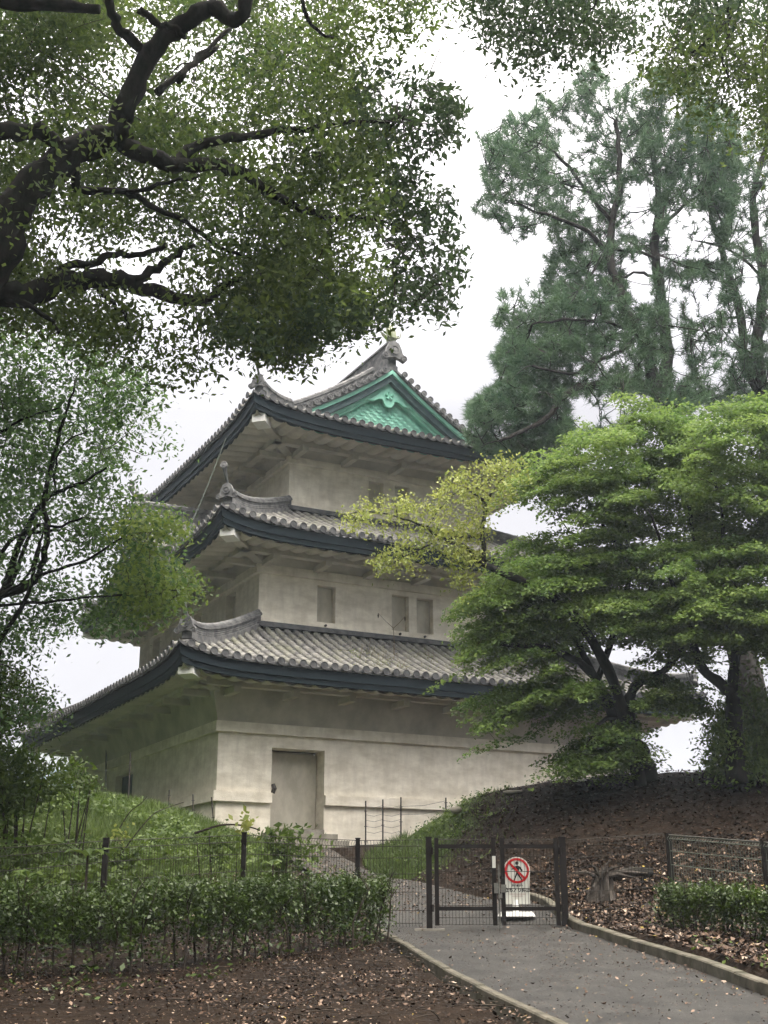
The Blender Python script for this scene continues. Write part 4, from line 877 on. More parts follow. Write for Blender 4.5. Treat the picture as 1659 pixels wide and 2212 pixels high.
maple('spreading green maple on the bank crest, its layered branches hanging over the turret wall', (b1[0], b1[1]),
      [([(1398, 1690, Ym), (1385, 1640, Ym), (1366, 1600, Ym), (1362, 1560, Ym)], .24, .16), ([(1362, 1565, Ym), (1330, 1548, Ym), (1305, 1505, Ym), (1290, 1470, Ym-.2), (1250, 1430, Ym-.5), (1180, 1400, Ym-.8), (1080, 1390, Ym-1.2)], .15, .04),
       ([(1362, 1562, Ym), (1361, 1515, Ym), (1370, 1485, Ym), (1400, 1462, Ym), (1430, 1453, Ym), (1470, 1410, Ym)], .12, .06), ([(1290, 1470, Ym), (1240, 1380, Ym), (1200, 1330, Ym), (1100, 1300, Ym-.5), (1030, 1290, Ym-.8)], .07, .025),
       ([(1290, 1470, Ym), (1340, 1330, Ym), (1362, 1230, Ym), (1335, 1180, Ym), (1300, 1130, Ym)], .07, .03), ([(1362, 1240, Ym), (1345, 1180, Ym), (1290, 1165, Ym), (1230, 1150, Ym)], .04, .02), ([(1362, 1240, Ym), (1355, 1160, Ym), (1350, 1060, Ym), (1340, 960, Ym)], .04, .02),
       ([(1345, 1545, Ym), (1300, 1560, Ym-.4), (1270, 1600, Ym-.8), (1240, 1650, Ym-1)], .05, .02), ([(1300, 1500, Ym), (1200, 1500, Ym-.6), (1120, 1530, Ym-1), (1050, 1580, Ym-1.2)], .05, .02), ([(1470, 1410, Ym), (1480, 1300, Ym), (1500, 1180, Ym), (1480, 1050, Ym)], .06, .03)],
      [([(1110, 1030), (1190, 985), (1290, 935), (1330, 885), (1400, 868), (1460, 885), (1520, 900), (1540, 1000), (1540, 1200), (1500, 1290), (1300, 1260), (1080, 1290), (1060, 1240), (1090, 1200), (1180, 1160), (1180, 1110), (1120, 1060)], [[(1245, 960), (1340, 965), (1340, 1010), (1245, 1000)], [(1060, 1065), (1240, 1090), (1230, 1185), (1100, 1150)], [(1270, 1075), (1330, 1075), (1330, 1095), (1270, 1095)], [(1420, 1130), (1470, 1130), (1470, 1180), (1420, 1180)]], 330, (.7, .40)),
       ([(1025, 1285), (1090, 1250), (1300, 1260), (1500, 1290), (1540, 1360), (1500, 1400), (1400, 1370), (1270, 1375), (1260, 1450), (1190, 1490), (1100, 1520), (1075, 1560), (1035, 1590), (1055, 1550), (1020, 1530), (1040, 1500), (1000, 1455), (1020, 1395), (1040, 1340)], [[(990, 1405), (1080, 1395), (1180, 1415), (1215, 1450), (1150, 1495), (1040, 1500), (1000, 1475)], [(1060, 1510), (1150, 1500), (1120, 1540), (1060, 1560)]], 270, (1.1, .40)),
       ([(1030, 1520), (1240, 1480), (1300, 1500), (1240, 1530), (1120, 1550), (1070, 1590), (1040, 1595), (1075, 1555), (1020, 1545)], [], 52, None),
       ([(1210, 1660), (1240, 1610), (1300, 1550), (1350, 1560), (1370, 1620), (1380, 1660), (1330, 1668)], [], 56, None),
       ([(1290, 1360), (1420, 1370), (1440, 1430), (1510, 1400), (1540, 1300), (1300, 1290)], [], 60, None), ([(1395, 1445), (1440, 1440), (1440, 1500), (1400, 1500)], [], 10, None),
       ([(1372, 1530), (1400, 1505), (1500, 1490), (1525, 1505), (1450, 1525), (1390, 1545)], [], 14, None)], 22.6, 25.2, 300, 51)
b2 = at(1590, 1670, 23.)
maple('dark green maple with a V-shaped trunk at the right edge beside the bright gap', (b2[0], b2[1]),
      [([(1592, 1690, 23), (1588, 1600, 23), (1583, 1500, 23)], .20, .14), ([(1583, 1505, 23), (1560, 1480, 23), (1515, 1444, 23), (1500, 1400, 23), (1491, 1340, 23), (1470, 1290, 23)], .12, .05),
       ([(1583, 1500, 23), (1590, 1400, 23), (1596, 1300, 23), (1620, 1200, 23), (1650, 1100, 23)], .11, .04), ([(1588, 1420, 23), (1640, 1360, 23), (1700, 1330, 23)], .06, .03), ([(1470, 1290, 23), (1440, 1230, 23), (1430, 1180, 23), (1400, 1100, 23)], .05, .02), ([(1596, 1300, 23), (1560, 1240, 23), (1560, 1100, 23), (1530, 1000, 23)], .05, .02)],
      [([(1480, 1000), (1540, 890), (1620, 870), (1760, 850), (1880, 930), (1950, 1100), (1930, 1280), (1820, 1390), (1640, 1400), (1500, 1350), (1440, 1250), (1440, 1180), (1560, 1160)], [[(1540, 1000), (1575, 1000), (1570, 1040), (1540, 1040)], [(1500, 1180), (1540, 1180), (1540, 1230), (1500, 1230)]], 440, (.7, .38)),
       ([(1470, 1300), (1760, 1260), (1760, 1420), (1640, 1430), (1620, 1370), (1560, 1400), (1500, 1390)], [[(1590, 1385), (1620, 1385), (1620, 1460), (1590, 1460)], [(1545, 1370), (1580, 1370), (1580, 1400), (1545, 1400)]], 100, None)], 21.4, 24.6, 200, 57)
# dark undergrowth at the right under the maples
def bush(label, name, px, py0, Y, poly, n, m='leaf_bush', per=60, spread=.2, size=.08, dz=1.2, stems=8, grp=None, gate=(1.2, .4)):
    b = at(px, py0, Y); t = empty(name, (b[0], b[1], G1(b[0], b[1])), label, 'shrub', grp)
    C = sample_region(poly, [], Y-dz/2, Y+dz/2, n, gate, 61); root = np.array([b[0], b[1], G1(b[0], b[1])-.1]); mb = MB()
    for k in range(stems):
        c = C[RNG.integers(len(C))]; rx, ry = c[0]*.75+root[0]*.25+RNG.normal()*.12, c[1]*.75+root[1]*.25; r0 = np.array([rx, ry, G1(rx, ry)-.05]); mb.tube([r0, r0*.6+c*.4+[0, 0, .05], c], [.014, .011, .006], 5)
    mb.build('stem', M['twig'], t); leaves(C, per, spread, size, .45, .4, .8, 'foliage', M[m], t); return t
bush('dark evergreen thicket under the maples at the right edge of the bank crest', 'evergreen_shrub', 1640, 1670, 23.6, [(1545, 1660), (1560, 1540), (1600, 1480), (1640, 1450), (1760, 1430), (1760, 1680), (1600, 1680)], 190, 'leaf_maple', 80, .22, .09, 1.6)
bush('low dark shrub just right of the bright gap beneath the maple', 'evergreen_shrub', 1540, 1668, 24.2, [(1540, 1670), (1540, 1600), (1545, 1530), (1560, 1480), (1575, 1520), (1580, 1668)], 40, 'leaf_maple', 60, .14, .08, 1.0)
bush('rounded dark green shrub hanging at the left edge below the broadleaf tree', 'evergreen_shrub', 30, 1700, 19.5, [(-60, 1440), (20, 1440), (75, 1460), (105, 1520), (100, 1550), (50, 1570), (-60, 1575)], 90, 'leaf_bush', 70, .18, .07, 1.6, 8)
bush('leafy shrub with many thin upright stems at the left edge', 'leafy_shrub', 60, 1770, 19., [(-60, 1620), (20, 1615), (70, 1630), (110, 1650), (150, 1690), (130, 1720), (60, 1730), (0, 1760), (-60, 1760)], 190, 'leaf_bush', 34, .15, .09, 1.6, 26)
bush('spindly shrub with pointed leaves right beside the far left wall corner', 'leafy_shrub', 165, 1730, 20.5, [(130, 1640), (165, 1630), (200, 1690), (210, 1715), (150, 1725), (120, 1700)], 22, 'leaf_bush', 20, .10, .10, .6, 7)
# slender tree with yellow-green leaves in front of the turret
def yellow_tree():
    Y = 22.6; b = at(1385, 1690, 23.9); t = empty('cherry_tree', (b[0], b[1], G1(b[0], b[1])), 'slender tree with sparse yellow-green leaves reaching left in front of the middle roof', 'tree'); mb = MB(); nodes = []
    A = lambda L, r0, r1: limb(mb, L, r0, r1, nodes=nodes, n=7, wob=.008)
    A([(1385, 1700, 23.9), (1352, 1560, 23.8), (1310, 1440, 23.6), (1230, 1320, 23.2), (1140, 1262, 22.9), (1074, 1233, Y), (1030, 1209, Y), (1000, 1178, Y), (960, 1170, Y)], .13, .03)
    A([(1045, 1215, Y), (1041, 1146, Y), (1048, 1092, Y), (1029, 1069, Y), (1000, 1050, Y)], .055, .02); A([(1048, 1092, Y), (1062, 1065, Y), (1080, 1040, Y), (1110, 1010, Y)], .03, .012)
    A([(1040, 1155, Y), (1000, 1160, Y), (955, 1162, Y), (920, 1140, Y), (871, 1121, Y), (800, 1105, Y), (740, 1112, Y)], .04, .008); A([(920, 1140, Y), (950, 1100, Y), (990, 1060, Y)], .015, .008); A([(955, 1162, Y), (900, 1190, Y), (850, 1215, Y)], .015, .008); A([(860, 1118, Y), (850, 1085, Y), (830, 1070, Y)], .012, .006)
    mb.build('trunk', M['bark'], t, smooth=True)
    C = sample_region([(730, 1108), (780, 1082), (830, 1066), (870, 1070), (905, 1085), (940, 1050), (975, 1020), (1030, 1000), (1085, 985), (1135, 1000), (1130, 1050), (1065, 1080), (1055, 1150), (1040, 1200), (990, 1195), (935, 1180), (880, 1240), (810, 1238), (805, 1215), (850, 1180), (870, 1155), (800, 1145), (745, 1128)], [[(880, 1120), (910, 1125), (900, 1140), (870, 1135)]], 22, 23.4, 210, (2., .38), 71)
    C2 = sample_region([(975, 1180), (1060, 1190), (1000, 1260), (1000, 1300), (980, 1290), (975, 1240)], [], 22, 23, 26)
    tw = MB(); twigs(tw, np.concatenate([C, C2]), nodes, 1., .006, .03); tw.build('twig', M['twig'], t)
    leaves(np.concatenate([C, C2]), 30, .125, .072, .5, .35, .7, 'crown', M['leaf_yellow'], t, .35)
yellow_tree()
# ------------------------------------------------------------------ fences and gate
def mesh_panel(mb, p0, p1, z0a, z1a, z0b, z1b, sp=.045, rows=(.08, .22, .42, .62, .8, .93), bend=True, r=.0028):
    p0, p1 = np.array([*p0, 0.]), np.array([*p1, 0.]); Ln = np.linalg.norm(p1-p0); d = (p1-p0)/Ln; nn = np.array([d[1], -d[0], 0])
    n = int(Ln/sp)
    def z_(f, h): za, zb = z0a+(z1a-z0a)*h, z0b+(z1b-z0b)*h; return za+(zb-za)*f
    fold = [(0, 0), (.04, .035), (.08, 0)] if bend else [(0, 0)]; foldt = [(.92, 0), (.96, .035), (1., 0)] if bend else [(1, 0)]
    for k in range(n+1):
        f = k/n; pts = [p0+d*Ln*f+nn*o+EZ*z_(f, h) for h, o in fold+[(.5, 0)]+foldt]; mb.tube(pts, r, 4, cap=False)
    for h in list(rows)+[0, 1.]:
        mb.tube([p0+EZ*z_(0, h)-nn*.006, p1+EZ*z_(1, h)-nn*.006], r*1.5, 4, cap=False)
def post(parent, x, y, zt, w_=.06, name='post', zb=None):
    mb = MB(); z0 = (G1(x, y)-.2) if zb is None else zb; mb.box((x-w_/2, y-w_/2, z0), (w_, 0, 0), (0, w_, 0), (0, 0, zt-z0)); mb.box((x-w_/2-.006, y-w_/2-.006, zt), (w_+.012, 0, 0), (0, w_+.012, 0), (0, 0, .012))
    mb.box((x-w_/2-.004, y-w_/2-.012, zt-.12), (w_+.008, 0, 0), (0, .012, 0), (0, 0, .05)); return mb.build(name, M['fence'], parent)
YG = 16.92
def fence_run(label, pts, grp, name='mesh_fence', r=.0028, sp=.045, skip=()):
    t = empty(name, (pts[0][0], pts[0][1], G1(pts[0][0], pts[0][1])), label, 'fence', grp)
    for k, (x, y, zt) in enumerate(pts):
        if k not in skip: post(t, x, y, zt)
    for (x0, y0, t0), (x1, y1, t1) in zip(pts[:-1], pts[1:]):
        mb = MB(); g0, g1_ = t0-1.17, t1-1.17; mesh_panel(mb, (x0, y0+.04), (x1, y1+.04), g0, t0-.02, g1_, t1-.02, sp=sp, r=r); mb.build('mesh_panel', M['wire'], t)
    return t
pA, pB, pC, pD = at(773, 1812, 17.2), at(528, 1800, 16.2), at(230, 1812, 14.5), at(-180, 1840, 12.4)
fence_run('long dark wire mesh fence with slim posts running left from the gate behind the hedge', [(.50, 17.0, .935), tuple(pA), tuple(pB), tuple(pC), tuple(pD)], None, skip=(0,), sp=.042)
gate = empty('double_gate', (1.5, YG, -.23), 'closed dark brown double gate of wire mesh across the path', 'gate')
ztp, zbt = .935, -.23
for x, w_ in ((.592, .075), (2.36, .08)):
    post(gate, x, YG, ztp+.0, w_, 'gate_post', -.3)
    mb = MB(); mb.box((x-.2, YG-.18, -.26), (.4, 0, 0), (0, .30, 0), (0, 0, .055)); mb.build('post_footing', M['stone'], gate)
for xa, xb in ((.665, 1.475), (1.535, 2.30)):
    lf = MB(); wv = .055
    lf.box((xa, YG-.025, zbt+.06), (wv, 0, 0), (0, .05, 0), (0, 0, ztp-zbt-.06)); lf.box((xb-wv, YG-.025, zbt+.06), (wv, 0, 0), (0, .05, 0), (0, 0, ztp-zbt-.06))
    for z in (.155, .80+.165-.165): lf.box((xa+wv, YG-.02, z-.14 if z < .5 else z), (xb-xa-2*wv, 0, 0), (0, .04, 0), (0, 0, .05))
    g_ = lf.build('gate_leaf', M['fence'], gate); mb = MB(); mesh_panel(mb, (xa+wv, YG+.03), (xb-wv, YG+.03), zbt+.07, ztp-.02, zbt+.07, ztp-.02, sp=.042); mb.build('mesh_panel', M['wire'], g_)
for x in (.63, 2.32):
    for z in (0.0, .72): mb = MB(); mb.tube([(x, YG-.04, z), (x, YG-.04, z+.09)], .022, 8); mb.build('hinge', M['steel'] if x > 9 else M['fence'], gate)
mb = MB(); mb.box((1.44, YG-.05, .23), (.075, 0, 0), (0, .02, 0), (0, 0, .13)); mb.build('latch_plate', M['steel'], gate)
mb = MB(); mb.box((1.53, YG-.05, .24), (.07, 0, 0), (0, .02, 0), (0, 0, .10)); mb.build('latch_plate', M['steel'], gate)
mb = MB(); mb.box((1.425, YG-.04, .55), (.045, 0, 0), (0, .012, 0), (0, 0, .15)); mb.build('notice_plate', M['sign_board'], gate)
mb = MB(); mb.tube([(1.505, YG-.05, .6), (1.507, YG-.05, -.22)], .011, 6); mb.build('drop_bolt', M['steel'], gate)
# padlock
lk = empty('padlock', (1.515, YG-.09, .2), 'small grey padlock hanging on a loop at the middle of the gate', 'padlock'); mb = MB(); mb.box((1.49, YG-.105, .17), (.05, 0, 0), (0, .022, 0), (0, 0, .055)); mb.build('body', M['steel'], lk)
mb = MB(); mb.tube([(1.515+.018*math.cos(q), YG-.094, .225+.03*math.sin(q)) for q in np.linspace(0, PI, 8)], .005, 5); mb.build('shackle', M['steel'], lk)
pE = at(1442, 1806, 16.4)
fence_run('dark wire mesh fence panel running right from the gate up to the tree stump', [(2.45, 17.0, .93), (3.68, 16.75, 1.0)], None, skip=(0, 1), sp=.042)
def right_fence():
    P = [at(1443, 1802, 16.3), at(1650, 1818, 14.6), at(1900, 1850, 13.0)]
    t = empty('mesh_fence', (P[0][0], P[0][1], G1(P[0][0], P[0][1])), 'pale wire mesh fence with dark posts sloping down at the right edge of the picture', 'fence')
    for p in P: post(t, p[0], p[1], p[2], .065, zb=G1(p[0], p[1])-.2)
    for a, b in zip(P[:-1], P[1:]):
        mb = MB(); H = .66; mesh_panel(mb, (a[0], a[1]-.05), (b[0], b[1]-.05), a[2]-H-.3, a[2]-.02, b[2]-H-.3, b[2]-.02, sp=.05, rows=(.30, .335, .37, .405, .62, .8, .96), r=.0032); mb.build('mesh_panel', M['wire_green'], t)
        mb = MB(); mb.tube([a-np.array([0, .05, .01]), b-np.array([0, .05, .01])], .008, 6); mb.build('top_rail', M['steel'], t)
right_fence()
# low rail behind the fence
p0, p1 = at(915, 1853, 19), at(1105, 1856, 19)
# ------------------------------------------------------------------ no-entry sign behind the gate
def sign():
    Y = 17.55; x0 = at(1117, 1900, Y)[0]; zt = at(1117, 1851, Y)[2]; s = .001*Y*1000/F  # metres per picture pixel
    gz = G1(x0, Y)+.015
    t = empty('no_entry_sign', (x0, Y, gz), 'white floor-standing no entry sign with a red crossed circle behind the gate', 'sign')
    tilt = .0
    mb = MB(); R_ = 27.5*s; cz = zt-R_; ol = []
    for q in np.linspace(-.25, PI+.25, 30): ol.append((R_*math.cos(q), R_*math.sin(q)))
    hw = 25*s; ol = ol+[(-hw, -30*s), (-hw, -66*s), (hw, -66*s), (hw, -30*s)]
    plate(mb, (x0, Y, cz), (1, 0, 0), (0, 1, 0), ol[::-1], .012); bd = mb.build('board', M['sign_board'], t)
    def flat(name, mt, rings, y): 
        m2 = MB()
        for (po, pi) in rings:
            n = len(po); m2.add([(x0+a, Y-y, cz+b) for a, b in po]+[(x0+a, Y-y, cz+b) for a, b in pi], [(k, (k+1) % n, n+(k+1) % n, n+k) for k in range(n)])
        return m2.build(name, mt, bd)
    circ = lambda r: [(r*math.cos(q), r*math.sin(q)) for q in np.linspace(0, 2*PI, 41)[:-1]]
    flat('red_ring', M['red'], [(circ(25.3*s), circ(20.6*s))], .013)
    fg = MB(); yy = Y-.0095
    fg.add([(x0+.5*s+3.6*s*math.cos(q), yy, cz+18.0*s*.83+3.6*s*math.sin(q)) for q in np.linspace(0, 2*PI, 20)[:-1]], [tuple(range(18, -1, -1))])
    def pol(P): fg.add([(x0+a*s, yy, cz+b*s) for a, b in P], [tuple(range(len(P)))])
    pol([(-3, 8.5), (-1, 10), (2.5, 10), (5, 8.5), (4.5, 0), (3.5, -7), (-1.5, -7), (-2, 0)])
    pol([(4.0, 9.5), (7, 8), (12, 1), (11, -1), (9.5, -1.5), (4, 5)]); pol([(-2.5, 8.5), (-6, 2.8), (-11, 1.8), (-11, 4), (-7, 5), (-3.5, 9)])
    pol([(-2, -5), (-4.5, -12), (-7.5, -19), (-5.6, -20), (-1, -10.5), (1.5, -7)]); pol([(1, -7), (4.2, -13), (9, -19), (10.5, -17.5), (7, -12), (3.8, -5)])
    fg.build('walking_figure', M['black'], bd)
    d = math.sqrt(.5); h = 2.3*s; e = 22*s; sl = MB(); P = [(-e*d-h*d, e*d-h*d), (e*d-h*d, -e*d-h*d), (e*d+h*d, -e*d+h*d), (-e*d+h*d, e*d+h*d)]
    sl.add([(x0+a, Y-.0135, cz+b) for a, b in P], [(0, 1, 2, 3)]); sl.build('red_slash', M['red'], bd)
    def text(body, size, zc, mt, bold=.0):
        cu = bpy.data.curves.new('lettering', 'FONT'); cu.body = body; cu.size = size; cu.align_x = 'CENTER'; cu.align_y = 'CENTER'; cu.offset = bold; ob = bpy.data.objects.new('tmp', cu); col.objects.link(ob)
        dg = bpy.context.evaluated_depsgraph_get(); me = bpy.data.meshes.new_from_object(ob.evaluated_get(dg)); bpy.data.objects.remove(ob)
        v = np.array([tuple(q.co) for q in me.vertices]).reshape(-1, 3); f = [tuple(p.vertices) for p in me.polygons]; bpy.data.meshes.remove(me)
        if len(v): mesh_obj('lettering', np.c_[x0+v[:, 0], np.full(len(v), Y-.0085), zc+v[:, 1]], f, mt, bd)
    text('立ち入り禁止', 8.8*s, cz-39*s, M['black'], .0022); text('関係者以外', 4.6*s, cz-30*s, M['black'], .0010)
    m2 = MB()
    for zc, hw2 in ((-47, 17), (-51, 11)): 
        o = np.array([x0-hw2*s, Y-.0085, cz+zc*s]); m2.quad(o, o+[2*hw2*s, 0, 0], o+[2*hw2*s, 0, .8*s], o+[0, 0, .8*s])
    m2.build('small_print', M['pink'], bd)
    mb = MB(); mb.tube([(x0-.03, Y+.015, cz-60*s), (x0-.03, Y+.02, gz+.17)], .012, 8); mb.build('pole', M['steel'], t)
    mb = MB(); bx_ = x0-.03; mb.tube([(bx_, Y+.02, gz+.22), (bx_, Y+.02, gz+.04)], [.042, .042], 10); mb.build('pole_socket', M['white'], t)
    mb = MB(); a, b = .24, .20; ol = [(-a, -b), (a-.04, -b), (a, -b+.04), (a, b-.04), (a-.04, b), (-a, b)]
    mb.add([(bx_+x, Y-.05+y, gz+.005) for x, y in ol]+[(bx_+x*.85, Y-.05+y*.85, gz+.065) for x, y in ol], [tuple(range(5, -1, -1)), tuple(range(6, 12))]+[(k, (k+1) % 6, 6+(k+1) % 6, 6+k) for k in range(6)]); mb.build('base', M['white'], t)
sign()
# ------------------------------------------------------------------ hedges
def hedge(label, line, name='hedge', seed=0, thick=.55, dens=1.):
    t = empty(name, (line[0][0], line[0][1], G1(line[0][0], line[0][1])), label, 'hedge'); P = np.array(line); L = np.r_[0, np.cumsum(np.linalg.norm(np.diff(P[:, :2], axis=0), axis=1))]
    st = MB(); Cs = []; N_ = int(L[-1]/.13)
    for k in range(N_):
        s = L[-1]*(k+RNG.random()*.8)/N_; x, y, h = [np.interp(s, L, P[:, j]) for j in range(3)]; y += RNG.normal()*thick*.28; g = G1(x, y)
        top = np.array([x+RNG.normal()*.08, y+RNG.normal()*.06, g+h*(.82+.1*RNG.random())]); mid = np.array([x+RNG.normal()*.04, y, g+h*.4])
        st.tube([(x, y, g-.05), mid, top], [.013, .010, .005], 5)
        for q in range(3): a = mid+(top-mid)*RNG.random(); st.tube([a, a+np.array([RNG.normal()*.12, RNG.normal()*.1, .14+.1*RNG.random()])], [.006, .003], 4, cap=False)
    n = int(L[-1]*430*dens)
    s = RNG.random(n)*L[-1]; x = np.interp(s, L, P[:, 0]); y = np.interp(s, L, P[:, 1])+(RNG.random(n)-.5)*thick; h = np.interp(s, L, P[:, 2]); u = 1-np.abs(RNG.normal(size=n))*.34; u = np.clip(u, .12, 1)
    g = Gz(x, y); z = g+h*(u*.93)+(vnoise(np.c_[x, y, x*0], 2.5, 5)-.5)*.10
    C = np.c_[x, y, z]; gt = vnoise(C, 4.5, 8); C = C[gt > .25]
    st.build('stem', M['twig'], t); leaves(C, 15, .055, .042, .5, .45, 1., 'foliage', M['leaf_hedge'], t, .1)
hedge('clipped hedge of thin stems in front of the long mesh fence on the left', [(-5.2, 10.7, .92), (-3.5, 12.1, .86), (-1.97, 13.1, .84), (-.6, 14.5, .80), (.05, 15.6, .74)])
hedge('sparse low hedge with bright leaf tops behind the right kerb', [(3.35, 15.6, .52), (3.75, 14.5, .52), (4.2, 13.2, .50), (4.8, 11.8, .5)], thick=.4, dens=.75)
# ------------------------------------------------------------------ stump, stones, sticks, stakes
def stump():
    b = at(1298, 1948, 18.6); gz = G1(b[0], b[1]); t = empty('tree_stump', (b[0], b[1], gz), 'weathered grey tree stump with ragged roots on the leaf-covered bank', 'tree stump'); mb = MB(); n = 26; rows = 9; vs = []
    for j in range(rows):
        h = j/(rows-1)
        for k in range(n):
            q = 2*PI*k/n; r = (.12+.12*(1-h)**2)*(1+.20*math.sin(q*5+h*2)+.16*math.sin(q*11+2+h*3))*(1+.4*(h > .8)*math.sin(q*3)); vs.append((b[0]+r*math.cos(q)+.06*h, b[1]+r*math.sin(q)*.8, gz-.05+h*.42*(1+.30*math.sin(q*4+1)*(h > .6))))
    mb.add(vs, [(j*n+k, j*n+(k+1) % n, (j+1)*n+(k+1) % n, (j+1)*n+k) for j in range(rows-1) for k in range(n)]+[tuple((rows-1)*n+k for k in range(n))]); mb.build('trunk', M['wood_dead'], t)
    rt = MB(); top = np.array([b[0], b[1], gz+.38])
    for e, r in (((-.42, -.05, .02), .022), ((.72, .1, .02), .035), ((.35, .0, .12), .025), ((-.15, -.1, .14), .02), ((-.22, -.15, -.42), .03), ((.2, .1, .2), .02), ((.5, -.1, -.05), .03)): rt.tube([top+[0, 0, -.05], top+np.array(e)*.5+[0, 0, .03], top+np.array(e)], [r*1.2, r, r*.35], 7)
    rt.build('root', M['wood_dead'], t)
stump()
lg = MB(); a, b = at(1325, 1893, 18.9), at(1405, 1885, 19.3); lg.tube(smooth([a, (a+b)/2+[0, 0, .04], b], 3), .07, 8)
tag(lg.build('fallen_log', M['bark'], None), 'short dark rotting log lying on the bank just right of the stump', 'log')
def stone(label, px, py, Y, r, m):
    p = at(px, py, Y); mb = MB(); n = 12; vs = [];
    for j in range(1, 6):
        for k in range(n): q = 2*PI*k/n; f = PI*j/6; rr = 1+.12*math.sin(q*2+j); vs.append(p+np.array([math.sin(f)*math.cos(q)*r[0]*rr, math.sin(f)*math.sin(q)*r[1]*rr, math.cos(f)*r[2]]))
    mb.add(vs, [(j*n+k, j*n+(k+1) % n, (j+1)*n+(k+1) % n, (j+1)*n+k) for j in range(4) for k in range(n)]+[tuple(range(n-1, -1, -1)), tuple(4*n+k for k in range(n))]); tag(mb.build('stone', m, None, smooth=True), label, 'stone')
stone('smooth white stone lying on the bank crest below the maple', 1256, 1690, 24.9, (.14, .12, .07), M['white'])
stone('small dark rock on the grassy edge of the bank against the turret wall', 985, 1750, 25.1, (.12, .1, .08), M['stone'])
stone('flat grey stone half buried near the top of the brown bank', 1110, 1712, 25., (.22, .12, .05), M['stone'])
# thin iron stakes with wires by the wall
def stake(px, y0, y1, Y, dx=0, label=''):
    a, b = at(px, y0, Y), at(px+dx, y1, Y); b[2] = min(b[2], G1(b[0], b[1])) - .05 if False else b[2]-.25; mb = MB(); mb.tube([a, b], .017, 5)
    for f in (.2, .5, .8): p = a+(b-a)*f; mb.tube([p-[.035, 0, 0], p+[.035, 0, 0]], .007, 4)
    return mb
SG = 'thin iron stakes along the wall foot'
for px, y0, y1, Y, dx, lb in ((790, 1730, 1815, 27.6, 0, 'thin iron stake nearest the right side of the door'), (827, 1727, 1812, 27.2, 0, 'thin iron stake with cross ties, second right of the door'), (866, 1722, 1803, 27.0, 0, 'tallest thin iron stake right of the door by the bank edge'), (963, 1723, 1752, 26.5, 0, 'short iron stake half hidden by the grassy bank'),
                              (366, 1706, 1742, 28.6, -1, 'iron stake in the grass farthest left along the shaded wall'), (417, 1716, 1758, 28.6, 1, 'iron stake standing mid way along the shaded left wall'), (457, 1722, 1785, 28.6, 8, 'iron stake leaning beside the near wall corner'), (282, 1625, 1740, 27.5, -5, 'tall iron stake in front of the dark ground storey window')):
    tag(stake(px, y0, y1, Y, dx).build('iron_stake', M['iron'], None), lb, 'stake', SG)
wr = MB()
for yy in (1742, 1760, 1772, 1785, 1797):
    for (xa, Ya), (xb, Yb) in (((790, 27.6), (827, 27.2)), ((827, 27.2), (866, 27.0)), ((866, 27.), (963, 26.5))):
        if xb == 963 and yy > 1762: continue
        a, b = at(xa, yy, Ya), at(xb, yy-(2 if xb < 900 else 12), Yb); wr.tube([a, (a+b)/2-[0, 0, .04], b], .004, 3, cap=False)
tag(wr.build('stake_wire', M['iron'], None), 'thin sagging wires strung between the iron stakes right of the door', 'wire')
a, b = at(918, 1853, 20), at(1100, 1856, 20)
# stone steps at the door
stp = empty('stone_steps', W(2.2, -.6, 1.4), 'worn grey stone steps in front of the deep door', 'steps')
for k, (o_, h) in enumerate(((.35, 1.86), (.75, 1.68), (1.15, 1.5))):
    mb = MB(); mb.box(W(1.25-k*.12, -o_-.02, .9), EA*(1.9+k*.24), EB*.42, EZ*(h-.9)); mb.build('step', M['stone'], stp)
# dead bent branches over the left fence
def stick(label, pts, r0, r1, lf=None, m='twig'):
    P = smooth(wpts(pts, None), 4); mb = MB(); mb.tube(P, [r0+(r1-r0)*i/(len(P)-1) for i in range(len(P))], 6); t = empty('bent_branch', P[0], label, 'branch'); mb.build('stem', M[m], t)
    if lf: leaves(np.array([at(*q) for q in lf]), 14, .07, .09, .6, .4, 1., 'foliage', M['leaf_yellow'], t)
stick('dead arching branch with a tuft of leaves over the second fence post', [(420, 1800, 16.6), (450, 1790, 16.6), (480, 1782, 16.6), (515, 1782, 16.6), (545, 1788, 16.6), (562, 1794, 16.6)], .018, .008, [(520, 1777, 16.6), (530, 1770, 16.6), (535, 1785, 16.5)])
stick('long leaning cane rising from the grass towards the shaded wall', [(445, 1720+30, 24), (490, 1735, 24), (400, 1735, 24)][:0]+[(447, 1808, 22), (455, 1770, 22), (470, 1740+10, 22)][:0]+[(447, 1812, 20), (420-160, 1810, 20)][:0]+[(448-190, 1850, 19.5), (290+5, 1800, 19.5), (330, 1760, 19.6), (360, 1745, 19.7), (397, 1733, 19.8)], .011, .006, [(270, 1785+10, 19.5), (262, 1800, 19.5)])
stick('short dead cane sticking up out of the grass on the left bank', [(258, 1790, 20.5), (280, 1755, 20.5), (305, 1735, 20.5), (318, 1720, 20.5)], .010, .006)
